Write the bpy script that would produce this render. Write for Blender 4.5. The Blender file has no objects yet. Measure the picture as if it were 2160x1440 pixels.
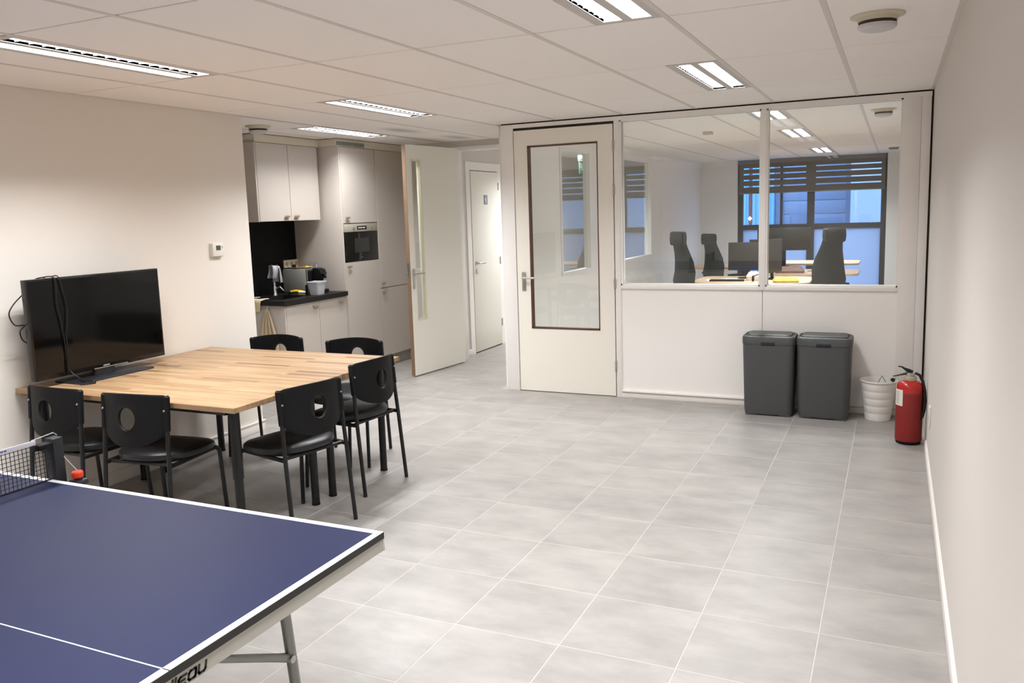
import bpy, bmesh, math, random
from mathutils import Vector, Matrix
random.seed(7)
S = bpy.context.scene
COL = S.collection
PI = math.pi

# ---------------------------------------------------------------- camera, world, exposure
cam_d = bpy.data.cameras.new('camera')
cam = bpy.data.objects.new('camera', cam_d); COL.objects.link(cam); S.camera = cam
fw = Vector((-0.42149902, 0.89641622, -0.13702748))
rt = Vector((0.90635435, 0.42132877, -0.03168362))
up = Vector((-0.02933191, 0.13755007, 0.99006041))
cam.matrix_world = Matrix(((rt.x, up.x, -fw.x, 0), (rt.y, up.y, -fw.y, 0), (rt.z, up.z, -fw.z, 1.63174696), (0, 0, 0, 1)))
cam_d.sensor_width = 36; cam_d.lens = 1750.108 / 2160 * 36
cam_d.shift_x = (1080 - 1067.167) / 2160; cam_d.shift_y = (690.377 - 720) / 2160
cam_d.clip_start = 0.02; cam_d.clip_end = 200

w = bpy.data.worlds.new('dusk_sky'); S.world = w; w.use_nodes = True
wn = w.node_tree.nodes; wn.clear()
wo = wn.new('ShaderNodeOutputWorld'); wb = wn.new('ShaderNodeBackground')
wb.inputs[0].default_value = (0.34, 0.55, 1.0, 1); wb.inputs[1].default_value = 4.2
w.node_tree.links.new(wb.outputs[0], wo.inputs[0])

S.view_settings.view_transform = 'Standard'; S.view_settings.look = 'None'
S.view_settings.gamma = 1.0; S.view_settings.use_curve_mapping = False
S.view_settings.exposure = 0.13
S.cycles.use_denoising = True
S.cycles.max_bounces = 10; S.cycles.diffuse_bounces = 6; S.cycles.glossy_bounces = 5
S.cycles.transparent_max_bounces = 12; S.cycles.transmission_bounces = 4
S.cycles.caustics_reflective = False; S.cycles.caustics_refractive = False
S.cycles.sample_clamp_indirect = 4

LAMP_W = 20.0         # watts of each of the two strips of a luminaire
LAMP_C = (0.96, 0.98, 1.0)
OFFICE_K = 0.98       # office lamps are dimmer
OFFICE_C = (0.975, 0.985, 1.0)
KITCHEN_K = 0.2        # the short-run light by the cabinets
CORRIDOR_K = 1.45

# ---------------------------------------------------------------- materials
def lin(c):
    return tuple(((v / 255) / 12.92 if v / 255 <= 0.04045 else ((v / 255 + 0.055) / 1.055) ** 2.4) for v in c)
MATS = {}
def mat(name, rgb, rough=0.6, metal=0.0, bump=0.0, scale=200.0, var=0.0, vscale=3.0, spec=0.5, coat=0.0):
    m = bpy.data.materials.new(name); m.use_nodes = True
    nt = m.node_tree; b = nt.nodes['Principled BSDF']
    c = lin(rgb) + (1,)
    b.inputs['Base Color'].default_value = c
    b.inputs['Roughness'].default_value = rough; b.inputs['Metallic'].default_value = metal
    b.inputs['Specular IOR Level'].default_value = spec
    b.inputs['Coat Weight'].default_value = coat
    tc = nt.nodes.new('ShaderNodeTexCoord')
    if bump:
        n = nt.nodes.new('ShaderNodeTexNoise'); n.inputs['Scale'].default_value = scale
        bp = nt.nodes.new('ShaderNodeBump'); bp.inputs['Strength'].default_value = bump; bp.inputs['Distance'].default_value = 0.002
        nt.links.new(tc.outputs['Object'], n.inputs['Vector']); nt.links.new(n.outputs['Fac'], bp.inputs['Height'])
        nt.links.new(bp.outputs[0], b.inputs['Normal'])
    if var:
        n = nt.nodes.new('ShaderNodeTexNoise'); n.inputs['Scale'].default_value = vscale; n.inputs['Detail'].default_value = 4
        r = nt.nodes.new('ShaderNodeMapRange'); r.inputs[3].default_value = 1 - var; r.inputs[4].default_value = 1 + var
        mx = nt.nodes.new('ShaderNodeVectorMath'); mx.operation = 'SCALE'; mx.inputs[0].default_value = c[:3]
        nt.links.new(tc.outputs['Object'], n.inputs['Vector']); nt.links.new(n.outputs['Fac'], r.inputs[0])
        nt.links.new(r.outputs[0], mx.inputs['Scale']); nt.links.new(mx.outputs[0], b.inputs['Base Color'])
    MATS[name] = m
    return m

def node_mat(name):
    m = bpy.data.materials.new(name); m.use_nodes = True; m.node_tree.nodes.clear()
    return m, m.node_tree.nodes, m.node_tree.links

M_WALL = mat('wall_paint', (210, 204, 198), 0.75, bump=0.05, scale=350, spec=0.3)
M_WALLC = mat('wall_paint_left', (226, 219, 210), 0.75, bump=0.05, scale=350, spec=0.3)  # lighter, slightly warmer tone for the left wall only
M_WALLO = mat('office_wall_paint', (240, 238, 234), 0.75, bump=0.05, scale=350, spec=0.3)
M_PART = mat('partition_paint', (247, 243, 239), 0.45, bump=0.02, scale=400)
M_FRAME = mat('frame_lacquer', (242, 238, 234), 0.4)
M_DOOR = mat('door_cream', (240, 235, 224), 0.42, bump=0.02, scale=300)
M_DOOR2 = mat('door_pale', (236, 234, 224), 0.42, bump=0.02, scale=300)
M_TRIM = mat('skirting_white', (236, 230, 224), 0.4)
M_CEIL = mat('ceiling_tile_face', (244, 238, 233), 0.9, bump=0.15, scale=500, spec=0.2, var=0.02, vscale=1.2)
STAIN_A = ((-4.15, 6.70, 2.411), 0.16, 0.42); STAIN_B = ((-4.10, 7.70, 2.411), 0.16, 0.42)
def ceiling_stains():
    nt = M_CEIL.node_tree; N, L = nt.nodes, nt.links; b = N['Principled BSDF']; src = b.inputs['Base Color'].links[0].from_socket
    g = N.new('ShaderNodeNewGeometry'); cur = None
    for p, rx, ry in (STAIN_A, STAIN_B):
        mp = N.new('ShaderNodeMapping'); mp.vector_type = 'TEXTURE'; mp.inputs['Location'].default_value = p; mp.inputs['Scale'].default_value = (rx, ry, 1.0); L.new(g.outputs['Position'], mp.inputs[0])
        ln = N.new('ShaderNodeVectorMath'); ln.operation = 'LENGTH'; L.new(mp.outputs[0], ln.inputs[0])
        r = N.new('ShaderNodeMapRange'); r.interpolation_type = 'SMOOTHSTEP'; r.inputs[1].default_value = 0.1; r.inputs[2].default_value = 1.0; r.inputs[3].default_value = 0.62; r.inputs[4].default_value = 1.0
        L.new(ln.outputs['Value'], r.inputs[0])
        if cur is None: cur = r.outputs[0]
        else:
            m = N.new('ShaderNodeMath'); m.operation = 'MULTIPLY'; L.new(cur, m.inputs[0]); L.new(r.outputs[0], m.inputs[1]); cur = m.outputs[0]
    sc = N.new('ShaderNodeVectorMath'); sc.operation = 'SCALE'; L.new(src, sc.inputs[0]); L.new(cur, sc.inputs['Scale']); L.new(sc.outputs[0], b.inputs['Base Color'])
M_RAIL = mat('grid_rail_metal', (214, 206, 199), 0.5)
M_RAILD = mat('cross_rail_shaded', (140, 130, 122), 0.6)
M_GAP = mat('dark_gap', (58, 50, 44), 0.9)
M_KIT = mat('kitchen_greige', (186, 177, 168), 0.5, bump=0.02, scale=300)
M_KITIN = mat('kitchen_carcass', (196, 184, 175), 0.55)
M_PLINTH = mat('plinth_grey', (150, 144, 134), 0.5)
M_HANDLE = mat('handle_bronze', (176, 160, 144), 0.35, metal=0.7)
M_STEEL = mat('brushed_steel', (190, 188, 182), 0.3, metal=0.95)
M_CHROME = mat('chrome', (225, 225, 228), 0.12, metal=1.0)
M_BLACKTOP = mat('black_worktop', (16, 15, 15), 0.42, bump=0.04, scale=500, spec=0.3)
M_SPLASH = mat('black_splashback', (8, 7, 7), 0.6, spec=0.15)
M_BLACKPL = mat('black_plastic', (9, 9, 10), 0.6, bump=0.06, scale=900, spec=0.22)
M_BLACKMET = mat('black_metal', (12, 12, 13), 0.4, spec=0.4)
M_SEAT = mat('black_vinyl', (17, 18, 20), 0.4, bump=0.05, scale=600)
M_BLKGLASS = mat('black_glass', (8, 8, 7), 0.07, spec=0.3)
M_TVFRAME = mat('tv_gloss_black', (13, 11, 11), 0.22)
M_TVBASE = mat('tv_base_dark', (30, 31, 36), 0.35)
M_SILVER = mat('silver_strip', (140, 136, 128), 0.35, metal=0.6)
M_WHITEPL = mat('white_plastic', (226, 222, 214), 0.4)
M_LCD = mat('lcd_dark_green', (78, 84, 68), 0.3)
M_BIN = mat('bin_grey', (70, 71, 72), 0.5, bump=0.04, scale=600)
M_BINLID = mat('bin_lid_grey', (62, 65, 66), 0.45)
M_BINDARK = mat('bin_slot_dark', (14, 15, 24), 0.5)
M_BUCKET = mat('bucket_white', (228, 224, 218), 0.45)
M_RED = mat('extinguisher_red', (178, 16, 10), 0.25, coat=0.4)
M_REDCAP = mat('orange_red_plastic', (222, 62, 28), 0.4)
M_BEIGEPL = mat('beige_collar', (168, 160, 142), 0.5)
M_BROWN = mat('dark_brown_bead', (86, 54, 40), 0.4)
M_BLUE = mat('table_blue', (25, 31, 64), 0.5, bump=0.03, scale=900, spec=0.22)
M_LINE = mat('line_white', (238, 238, 246), 0.45)
M_APRON = mat('apron_grey', (178, 176, 168), 0.45, metal=0.1)
M_LEGGREY = mat('leg_grey', (140, 142, 138), 0.35, metal=0.6)
M_INK = mat('ink_black', (14, 13, 14), 0.5)
M_NET = mat('net_cord', (28, 28, 32), 0.7)
M_TAPE = mat('net_tape', (206, 202, 212), 0.7)
M_TAPEINK = mat('tape_ink', (70, 74, 120), 0.7)
M_CREAMCLOTH = mat('cream_cloth', (214, 200, 164), 0.9, bump=0.3, scale=700)
M_TOWEL = mat('towel_beige', (196, 178, 150), 0.95, bump=0.4, scale=500)
M_YELLOW = mat('yellow_plastic', (232, 196, 60), 0.5)
M_YCLOTH = mat('yellow_cloth', (206, 178, 96), 0.9, bump=0.3, scale=500)
M_WHITE = mat('white_matte', (232, 230, 226), 0.6)
M_TUB = mat('tub_grey', (190, 190, 196), 0.6, bump=0.6, scale=260)
M_DESK = mat('desk_oak', (208, 178, 150), 0.5, var=0.05, vscale=4)
M_MESH = mat('office_mesh', (44, 45, 42), 0.75, bump=0.3, scale=900)
M_MONITOR = mat('monitor_dark', (52, 50, 44), 0.5)
M_CHIN = mat('monitor_chin', (38, 42, 54), 0.35)
M_BLIND = mat('blind_fabric', (112, 108, 100), 0.85, bump=0.2, scale=600)
M_WINFR = mat('window_frame_dark', (62, 60, 62), 0.45)
M_SIGN = mat('sign_green', (72, 100, 84), 0.4)
M_SIGNGREY = mat('sign_grey', (120, 126, 134), 0.5)
M_PAPER = mat('paper', (226, 220, 208), 0.8)
M_PINKY = mat('brown_pouch', (138, 112, 104), 0.8)
M_ASPH = mat('asphalt', (90, 92, 96), 0.9, var=0.1)
M_CORR = mat('corrugated_blue', (140, 196, 240), 0.6)
M_GARAGE = mat('garage_grey', (142, 152, 172), 0.6)
M_FACADE = mat('facade_white', (178, 184, 196), 0.8)
M_POLE = mat('rust_pole', (120, 60, 52), 0.7)
M_STAIN = mat('stain_grey', (150, 146, 138), 0.9)

ceiling_stains()
# wood top: finger-jointed staves running along x
def wood():
    m, N, L = node_mat('butcher_block')
    out = N.new('ShaderNodeOutputMaterial'); b = N.new('ShaderNodeBsdfPrincipled'); L.new(b.outputs[0], out.inputs[0])
    tc = N.new('ShaderNodeTexCoord'); mp = N.new('ShaderNodeMapping')
    L.new(tc.outputs['Object'], mp.inputs[0])
    br = N.new('ShaderNodeTexBrick'); br.offset = 0.37; br.offset_frequency = 2; br.squash = 1
    br.inputs['Scale'].default_value = 1.0; br.inputs['Brick Width'].default_value = 0.42; br.inputs['Row Height'].default_value = 0.041
    br.inputs['Mortar Size'].default_value = 0.0; br.inputs['Bias'].default_value = 0
    br.inputs['Color1'].default_value = (0, 0, 0, 1); br.inputs['Color2'].default_value = (1, 1, 1, 1); br.inputs['Mortar'].default_value = (0.5, 0.5, 0.5, 1)
    L.new(mp.outputs[0], br.inputs[0])
    ramp = N.new('ShaderNodeValToRGB'); e = ramp.color_ramp.elements
    e[0].position = 0; e[0].color = lin((120, 88, 60)) + (1,); e[1].position = 1; e[1].color = lin((174, 144, 108)) + (1,)
    k = e.new(0.12); k.color = lin((156, 124, 91)) + (1,)
    L.new(br.outputs['Color'], ramp.inputs[0])
    st = N.new('ShaderNodeMapping'); st.inputs['Scale'].default_value = (1.6, 38, 8); L.new(tc.outputs['Object'], st.inputs[0])
    n = N.new('ShaderNodeTexNoise'); n.inputs['Scale'].default_value = 1.0; n.inputs['Detail'].default_value = 5; L.new(st.outputs[0], n.inputs['Vector'])
    r = N.new('ShaderNodeMapRange'); r.inputs[1].default_value = 0.35; r.inputs[2].default_value = 0.62; r.inputs[3].default_value = 0.72; r.inputs[4].default_value = 1.03
    L.new(n.outputs['Fac'], r.inputs[0])
    mx = N.new('ShaderNodeVectorMath'); mx.operation = 'SCALE'; L.new(ramp.outputs[0], mx.inputs[0]); L.new(r.outputs[0], mx.inputs['Scale'])
    L.new(mx.outputs[0], b.inputs['Base Color']); b.inputs['Roughness'].default_value = 0.45
    return m
M_WOOD = wood()

def floor_mat():
    m, N, L = node_mat('floor_tile_face')
    out = N.new('ShaderNodeOutputMaterial'); b = N.new('ShaderNodeBsdfPrincipled'); L.new(b.outputs[0], out.inputs[0])
    g = N.new('ShaderNodeNewGeometry'); oi = N.new('ShaderNodeObjectInfo')
    off = N.new('ShaderNodeVectorMath'); off.operation = 'ADD'
    sc = N.new('ShaderNodeVectorMath'); sc.operation = 'SCALE'; sc.inputs['Scale'].default_value = 40
    cb = N.new('ShaderNodeCombineXYZ'); L.new(oi.outputs['Random'], cb.inputs[0]); L.new(oi.outputs['Random'], cb.inputs[1])
    L.new(cb.outputs[0], sc.inputs[0]); L.new(g.outputs['Position'], off.inputs[0]); L.new(sc.outputs[0], off.inputs[1])
    mp = N.new('ShaderNodeMapping'); mp.inputs['Scale'].default_value = (2.4, 4.6, 1); L.new(off.outputs[0], mp.inputs[0])
    n = N.new('ShaderNodeTexNoise'); n.inputs['Scale'].default_value = 1.3; n.inputs['Detail'].default_value = 5; n.inputs['Roughness'].default_value = 0.6
    L.new(mp.outputs[0], n.inputs['Vector'])
    ramp = N.new('ShaderNodeValToRGB'); e = ramp.color_ramp.elements
    e[0].position = 0.28; e[0].color = lin((140, 136, 132)) + (1,); e[1].position = 0.66; e[1].color = lin((163, 158, 154)) + (1,)
    L.new(n.outputs['Fac'], ramp.inputs[0])
    r = N.new('ShaderNodeMapRange'); r.inputs[3].default_value = 0.96; r.inputs[4].default_value = 1.04; L.new(oi.outputs['Random'], r.inputs[0])
    mx = N.new('ShaderNodeVectorMath'); mx.operation = 'SCALE'; L.new(ramp.outputs[0], mx.inputs[0]); L.new(r.outputs[0], mx.inputs['Scale'])
    L.new(mx.outputs[0], b.inputs['Base Color'])
    b.inputs['Roughness'].default_value = 0.38
    bp = N.new('ShaderNodeBump'); bp.inputs['Strength'].default_value = 0.12; bp.inputs['Distance'].default_value = 0.004
    n2 = N.new('ShaderNodeTexNoise'); n2.inputs['Scale'].default_value = 9; n2.inputs['Detail'].default_value = 3; L.new(off.outputs[0], n2.inputs['Vector'])
    L.new(n2.outputs['Fac'], bp.inputs['Height']); L.new(bp.outputs[0], b.inputs['Normal'])
    return m
M_FLOOR = floor_mat()
M_GROUT = mat('grout', (180, 175, 171), 0.9)

def glass_mat(name, tint=(0.96, 0.98, 0.97), ior=1.5, boost=1.0):
    m, N, L = node_mat(name)
    out = N.new('ShaderNodeOutputMaterial'); t = N.new('ShaderNodeBsdfTransparent'); g = N.new('ShaderNodeBsdfGlossy')
    t.inputs[0].default_value = tint + (1,); g.inputs['Roughness'].default_value = 0.0
    ge = N.new('ShaderNodeNewGeometry'); dp = N.new('ShaderNodeVectorMath'); dp.operation = 'DOT_PRODUCT'
    L.new(ge.outputs['Normal'], dp.inputs[0]); L.new(ge.outputs['Incoming'], dp.inputs[1])
    ab = N.new('ShaderNodeMath'); ab.operation = 'ABSOLUTE'; L.new(dp.outputs['Value'], ab.inputs[0])
    om = N.new('ShaderNodeMath'); om.operation = 'SUBTRACT'; om.inputs[0].default_value = 1; L.new(ab.outputs[0], om.inputs[1])
    pw = N.new('ShaderNodeMath'); pw.operation = 'POWER'; pw.inputs[1].default_value = 5; L.new(om.outputs[0], pw.inputs[0])
    mu = N.new('ShaderNodeMath'); mu.operation = 'MULTIPLY_ADD'; mu.inputs[1].default_value = 0.96 * boost; mu.inputs[2].default_value = 0.04 * boost; mu.use_clamp = True
    L.new(pw.outputs[0], mu.inputs[0])
    mx = N.new('ShaderNodeMixShader'); L.new(mu.outputs[0], mx.inputs[0]); L.new(t.outputs[0], mx.inputs[1]); L.new(g.outputs[0], mx.inputs[2])
    L.new(mx.outputs[0], out.inputs[0])
    return m
M_GLASS = glass_mat('clear_glass', boost=1.0)
def frosted():
    m, N, L = node_mat('frosted_film')
    out = N.new('ShaderNodeOutputMaterial'); t = N.new('ShaderNodeBsdfTranslucent'); d = N.new('ShaderNodeBsdfDiffuse'); p = N.new('ShaderNodeBsdfTransparent')
    t.inputs[0].default_value = (0.8, 0.85, 0.9, 1); d.inputs[0].default_value = (0.55, 0.6, 0.66, 1); p.inputs[0].default_value = (0.8, 0.85, 0.95, 1)
    a = N.new('ShaderNodeMixShader'); a.inputs[0].default_value = 0.35; L.new(t.outputs[0], a.inputs[1]); L.new(d.outputs[0], a.inputs[2])
    c = N.new('ShaderNodeMixShader'); c.inputs[0].default_value = 0.12; L.new(a.outputs[0], c.inputs[1]); L.new(p.outputs[0], c.inputs[2])
    L.new(c.outputs[0], out.inputs[0])
    return m
M_FROST = frosted()

def emit(name, rgb, s):
    m, N, L = node_mat(name)
    out = N.new('ShaderNodeOutputMaterial'); e = N.new('ShaderNodeEmission'); e.inputs[0].default_value = lin(rgb) + (1,); e.inputs[1].default_value = s
    L.new(e.outputs[0], out.inputs[0]); return m
M_TUBE = emit('lamp_tube', (255, 246, 234), 1.6)
M_EXITGLOW = emit('pictogram_glow', (214, 240, 226), 1.0)
M_LAMPSPOT = emit('outdoor_lamp', (255, 240, 220), 6.0)

def sleeve_mat():
    m, N, L = node_mat('red_net_sleeve')
    out = N.new('ShaderNodeOutputMaterial'); b = N.new('ShaderNodeBsdfPrincipled'); L.new(b.outputs[0], out.inputs[0])
    tc = N.new('ShaderNodeTexCoord'); sp = N.new('ShaderNodeSeparateXYZ'); L.new(tc.outputs['Object'], sp.inputs[0])
    at = N.new('ShaderNodeMath'); at.operation = 'ARCTAN2'; L.new(sp.outputs[1], at.inputs[0]); L.new(sp.outputs[0], at.inputs[1])
    fac = []
    for s in (1, -1):
        z = N.new('ShaderNodeMath'); z.operation = 'MULTIPLY'; z.inputs[1].default_value = 330.0 * s; L.new(sp.outputs[2], z.inputs[0])
        a = N.new('ShaderNodeMath'); a.operation = 'MULTIPLY_ADD'; a.inputs[1].default_value = 44; L.new(at.outputs[0], a.inputs[0]); L.new(z.outputs[0], a.inputs[2])
        sn = N.new('ShaderNodeMath'); sn.operation = 'SINE'; L.new(a.outputs[0], sn.inputs[0])
        g = N.new('ShaderNodeMath'); g.operation = 'GREATER_THAN'; g.inputs[1].default_value = 0.72; L.new(sn.outputs[0], g.inputs[0]); fac.append(g)
    mxm = N.new('ShaderNodeMath'); mxm.operation = 'MAXIMUM'; L.new(fac[0].outputs[0], mxm.inputs[0]); L.new(fac[1].outputs[0], mxm.inputs[1])
    mix = N.new('ShaderNodeMix'); mix.data_type = 'RGBA'; L.new(mxm.outputs[0], mix.inputs[0])
    mix.inputs[6].default_value = lin((84, 8, 8)) + (1,); mix.inputs[7].default_value = lin((176, 34, 26)) + (1,)
    L.new(mix.outputs[2], b.inputs['Base Color']); b.inputs['Roughness'].default_value = 0.5
    bp = N.new('ShaderNodeBump'); bp.inputs['Distance'].default_value = 0.001; L.new(mxm.outputs[0], bp.inputs['Height']); L.new(bp.outputs[0], b.inputs['Normal'])
    return m
M_SLEEVE = sleeve_mat()

# ---------------------------------------------------------------- geometry helpers
class MB:
    def __init__(s): s.bm = bmesh.new()
    def _merge(s, t, M=None):
        if M is not None: bmesh.ops.transform(t, matrix=M, verts=t.verts)
        me = bpy.data.meshes.new('tmp'); t.to_mesh(me); t.free(); s.bm.from_mesh(me); bpy.data.meshes.remove(me)
        return s
    def box(s, x0, x1, y0, y1, z0, z1, bev=0.0, seg=2, M=None):
        t = bmesh.new(); bmesh.ops.create_cube(t, size=1)
        for v in t.verts: v.co = Vector(((x0 + x1) / 2 + v.co.x * (x1 - x0), (y0 + y1) / 2 + v.co.y * (y1 - y0), (z0 + z1) / 2 + v.co.z * (z1 - z0)))
        if bev: bmesh.ops.bevel(t, geom=t.edges[:], offset=bev, segments=seg, affect='EDGES', profile=0.5)
        return s._merge(t, M)
    def tube(s, pts, r, n=10, caps=True, M=None, flat=1.0):
        pts = [Vector(p) for p in pts]; rs = r if isinstance(r, (list, tuple)) else [r] * len(pts)
        t = bmesh.new(); rings = []; ref = None
        for i, p in enumerate(pts):
            d = (pts[min(i + 1, len(pts) - 1)] - pts[max(i - 1, 0)]).normalized()
            if ref is None: ref = Vector((0, 0, 1)) if abs(d.z) < 0.9 else Vector((1, 0, 0))
            a = d.cross(ref).normalized(); b = d.cross(a).normalized(); ref = -b if (-b).dot(ref) > 0 else b
            a = d.cross(ref).normalized(); b = a.cross(d).normalized()
            rings.append([t.verts.new(p + (a * math.cos(2 * PI * k / n) + b * flat * math.sin(2 * PI * k / n)) * rs[i]) for k in range(n)])
        for i in range(len(rings) - 1):
            for k in range(n): t.faces.new((rings[i][k], rings[i][(k + 1) % n], rings[i + 1][(k + 1) % n], rings[i + 1][k]))
        if caps: t.faces.new(rings[0][::-1]); t.faces.new(rings[-1])
        bmesh.ops.recalc_face_normals(t, faces=t.faces)
        return s._merge(t, M)
    def lathe(s, prof, n=32, M=None, sx=1.0, sy=1.0, cap0=True, cap1=True):
        t = bmesh.new(); R = [[t.verts.new((r * sx * math.cos(2 * PI * k / n), r * sy * math.sin(2 * PI * k / n), z)) for k in range(n)] for r, z in prof]
        for i in range(len(R) - 1):
            for k in range(n): t.faces.new((R[i][k], R[i][(k + 1) % n], R[i + 1][(k + 1) % n], R[i + 1][k]))
        if cap0: t.faces.new(R[0][::-1])
        if cap1: t.faces.new(R[-1])
        return s._merge(t, M)
    def loft(s, rings, cap=True, M=None):
        t = bmesh.new(); R = [[t.verts.new(p) for p in ring] for ring in rings]; n = len(R[0])
        for i in range(len(R) - 1):
            for k in range(n): t.faces.new((R[i][k], R[i][(k + 1) % n], R[i + 1][(k + 1) % n], R[i + 1][k]))
        if cap: t.faces.new(R[0][::-1]); t.faces.new(R[-1])
        bmesh.ops.recalc_face_normals(t, faces=t.faces)
        return s._merge(t, M)
    def build(s, name, m, parent=None, loc=None, smooth=True):
        me = bpy.data.meshes.new(name); s.bm.to_mesh(me); s.bm.free()
        if smooth:
            me.shade_smooth(); me.set_sharp_from_angle(angle=math.radians(35))
        me.materials.append(m)
        o = bpy.data.objects.new(name, me); COL.objects.link(o)
        if parent is not None: o.parent = parent
        if loc: o.location = loc
        return o

def T(x, y, z, rz=0): return Matrix.Translation((x, y, z)) @ Matrix.Rotation(rz, 4, 'Z')
def rrect(hx, hy, r, n=5, cx=0, cy=0):
    o = []
    for qx, qy, a0 in ((1, 1, 0), (-1, 1, PI / 2), (-1, -1, PI), (1, -1, 1.5 * PI)):
        for i in range(n + 1):
            a = a0 + PI / 2 * i / n; o.append((cx + qx * (hx - r) + r * math.cos(a), cy + qy * (hy - r) + r * math.sin(a)))
    return o
def thing(name, label, cat, loc=(0, 0, 0), rz=0, group=None):
    o = bpy.data.objects.new(name, None); COL.objects.link(o); o.empty_display_size = 0.1
    o.location = loc; o.rotation_euler = (0, 0, rz); o['label'] = label; o['category'] = cat
    if group: o['group'] = group
    return o
def tag(o, label, cat, group=None):
    o['label'] = label; o['category'] = cat
    if group: o['group'] = group
    return o
def struct(name, label=None, loc=(0, 0, 0)):
    o = bpy.data.objects.new(name, None); COL.objects.link(o); o['kind'] = 'structure'; o.location = loc
    if label: o['label'] = label; 
    return o
def st(o, label=None, cat=None):
    o['kind'] = 'structure'
    if label: o['label'] = label
    if cat: o['category'] = cat
    return o
def copy_tree(o, parent=None):
    c = o.copy(); COL.objects.link(c)
    if parent is not None: c.parent = parent
    for ch in list(o.children): copy_tree(ch, c)
    return c

# ---------------------------------------------------------------- main dimensions
H = 2.411; XR = 0.228; XL = -4.459; YP = 6.855; YPB = 6.955; YK = 8.10; YEND = 15.33
XK = -5.60; XC = -3.20; YB = -3.6
GX0 = -0.28276; GY0 = 5.8922; GSX = 0.6; GSY = 1.1852          # ceiling grid
FX0 = -0.21891; FY0 = 3.18999; FS = 0.44621                   # floor grid

# ---------------------------------------------------------------- floor
floor = st(MB().box(-5.8, 0.4, YB - 0.1, 15.6, -0.12, -0.0008).build('floor', M_GROUT, smooth=False), 'grey stone-look tiled floor running through room, kitchen corner and corridor', 'floor')
tile_cache = {}
def floor_tile(x0, x1, y0, y1):
    k = (round(x1 - x0, 3), round(y1 - y0, 3))
    if k not in tile_cache:
        me = bpy.data.meshes.new('tile'); b = bmesh.new(); bmesh.ops.create_cube(b, size=1)
        for v in b.verts: v.co = Vector((v.co.x * (k[0]), v.co.y * (k[1]), v.co.z * 0.008))
        top = [e for e in b.edges if all(v.co.z > 0 for v in e.verts)]
        bmesh.ops.bevel(b, geom=top, offset=0.0015, segments=1, affect='EDGES')
        b.to_mesh(me); b.free(); me.materials.append(M_FLOOR); tile_cache[k] = me
    o = bpy.data.objects.new('tile', tile_cache[k]); COL.objects.link(o); o.parent = floor
    o.location = ((x0 + x1) / 2, (y0 + y1) / 2, -0.004)
def clip_tiles(ax0, ax1, ay0, ay1):
    g = 0.0018
    i0 = math.floor((ax0 - FX0) / FS); i1 = math.ceil((ax1 - FX0) / FS)
    j0 = math.floor((ay0 - FY0) / FS); j1 = math.ceil((ay1 - FY0) / FS)
    for i in range(i0, i1):
        for j in range(j0, j1):
            x0 = max(FX0 + i * FS + g, ax0); x1 = min(FX0 + (i + 1) * FS - g, ax1)
            y0 = max(FY0 + j * FS + g, ay0); y1 = min(FY0 + (j + 1) * FS - g, ay1)
            if x1 - x0 > 0.02 and y1 - y0 > 0.02: floor_tile(x0, x1, y0, y1)
clip_tiles(XL, XR - 0.012, -0.9, YP)
clip_tiles(XK, XL, 4.95, YK)
clip_tiles(XL, -3.30, YP, 10.6)

# ---------------------------------------------------------------- walls
def wall(name, x0, x1, y0, y1, z0=0.0, z1=H + 0.1, m=M_WALL, label=None):
    return st(MB().box(x0, x1, y0, y1, z0, z1).build(name, m, smooth=False), label)
wall('wall_left', XL - 0.12, XL, YB, 4.945, m=M_WALLC, label='plain off-white wall beside the television and table')
wall('wall_right', XR, XR + 0.12, YB, 15.5, label='plain off-white wall running past the fire extinguisher')
wall('wall_rear', XL - 0.12, XR + 0.12, YB - 0.12, YB)
wall('wall_kitchen_south', -5.75, XL - 0.12, 4.82, 4.945)
wall('wall_kitchen', XK - 0.12, XK, 4.945, YK + 0.1)
wall('wall_corridor_left', -4.60, -4.44, YK + 0.1, 13.0, m=M_WALL)
wall('wall_corridor_end', -4.44, XC - 0.1, 12.9, 13.0)
wall('wall_office_back_left', -3.35, -2.56, YEND, YEND + 0.25, m=M_WALLO)
wall('wall_office_back_right', -0.14, XR, YEND, YEND + 0.25, m=M_WALLO)
wall('wall_office_back_sill', -2.56, -0.14, YEND + 0.02, YEND + 0.25, 0, 0.12)
wall('wall_office_left_far', XC - 0.1, XC, 11.85, YEND, m=M_WALLO)
wall('wall_office_left_near', XC - 0.08, XC, YPB, 8.24, m=M_WALLO)
wall('wall_office_left_low', XC - 0.08, XC, 8.24, 11.85, 0, 0.94, m=M_WALLO)
wall('wall_office_left_head', XC - 0.08, XC, 8.24, 11.85, 2.33, H + 0.05, m=M_WALLO)
# wall with the doorway to the corridor
wall('wall_back', XK, -4.40, YK, YK + 0.1)
wall('wall_back_header', -4.40, XC - 0.08, YK, YK + 0.1, 2.335, H + 0.05)

# ---------------------------------------------------------------- ceiling
ceiling = st(MB().box(-5.8, 0.4, YB - 0.1, 15.6, H + 0.14, H + 0.2).build('ceiling', M_GAP, smooth=False), 'suspended ceiling of off-white tiles with recessed strip lights', 'ceiling')
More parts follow.
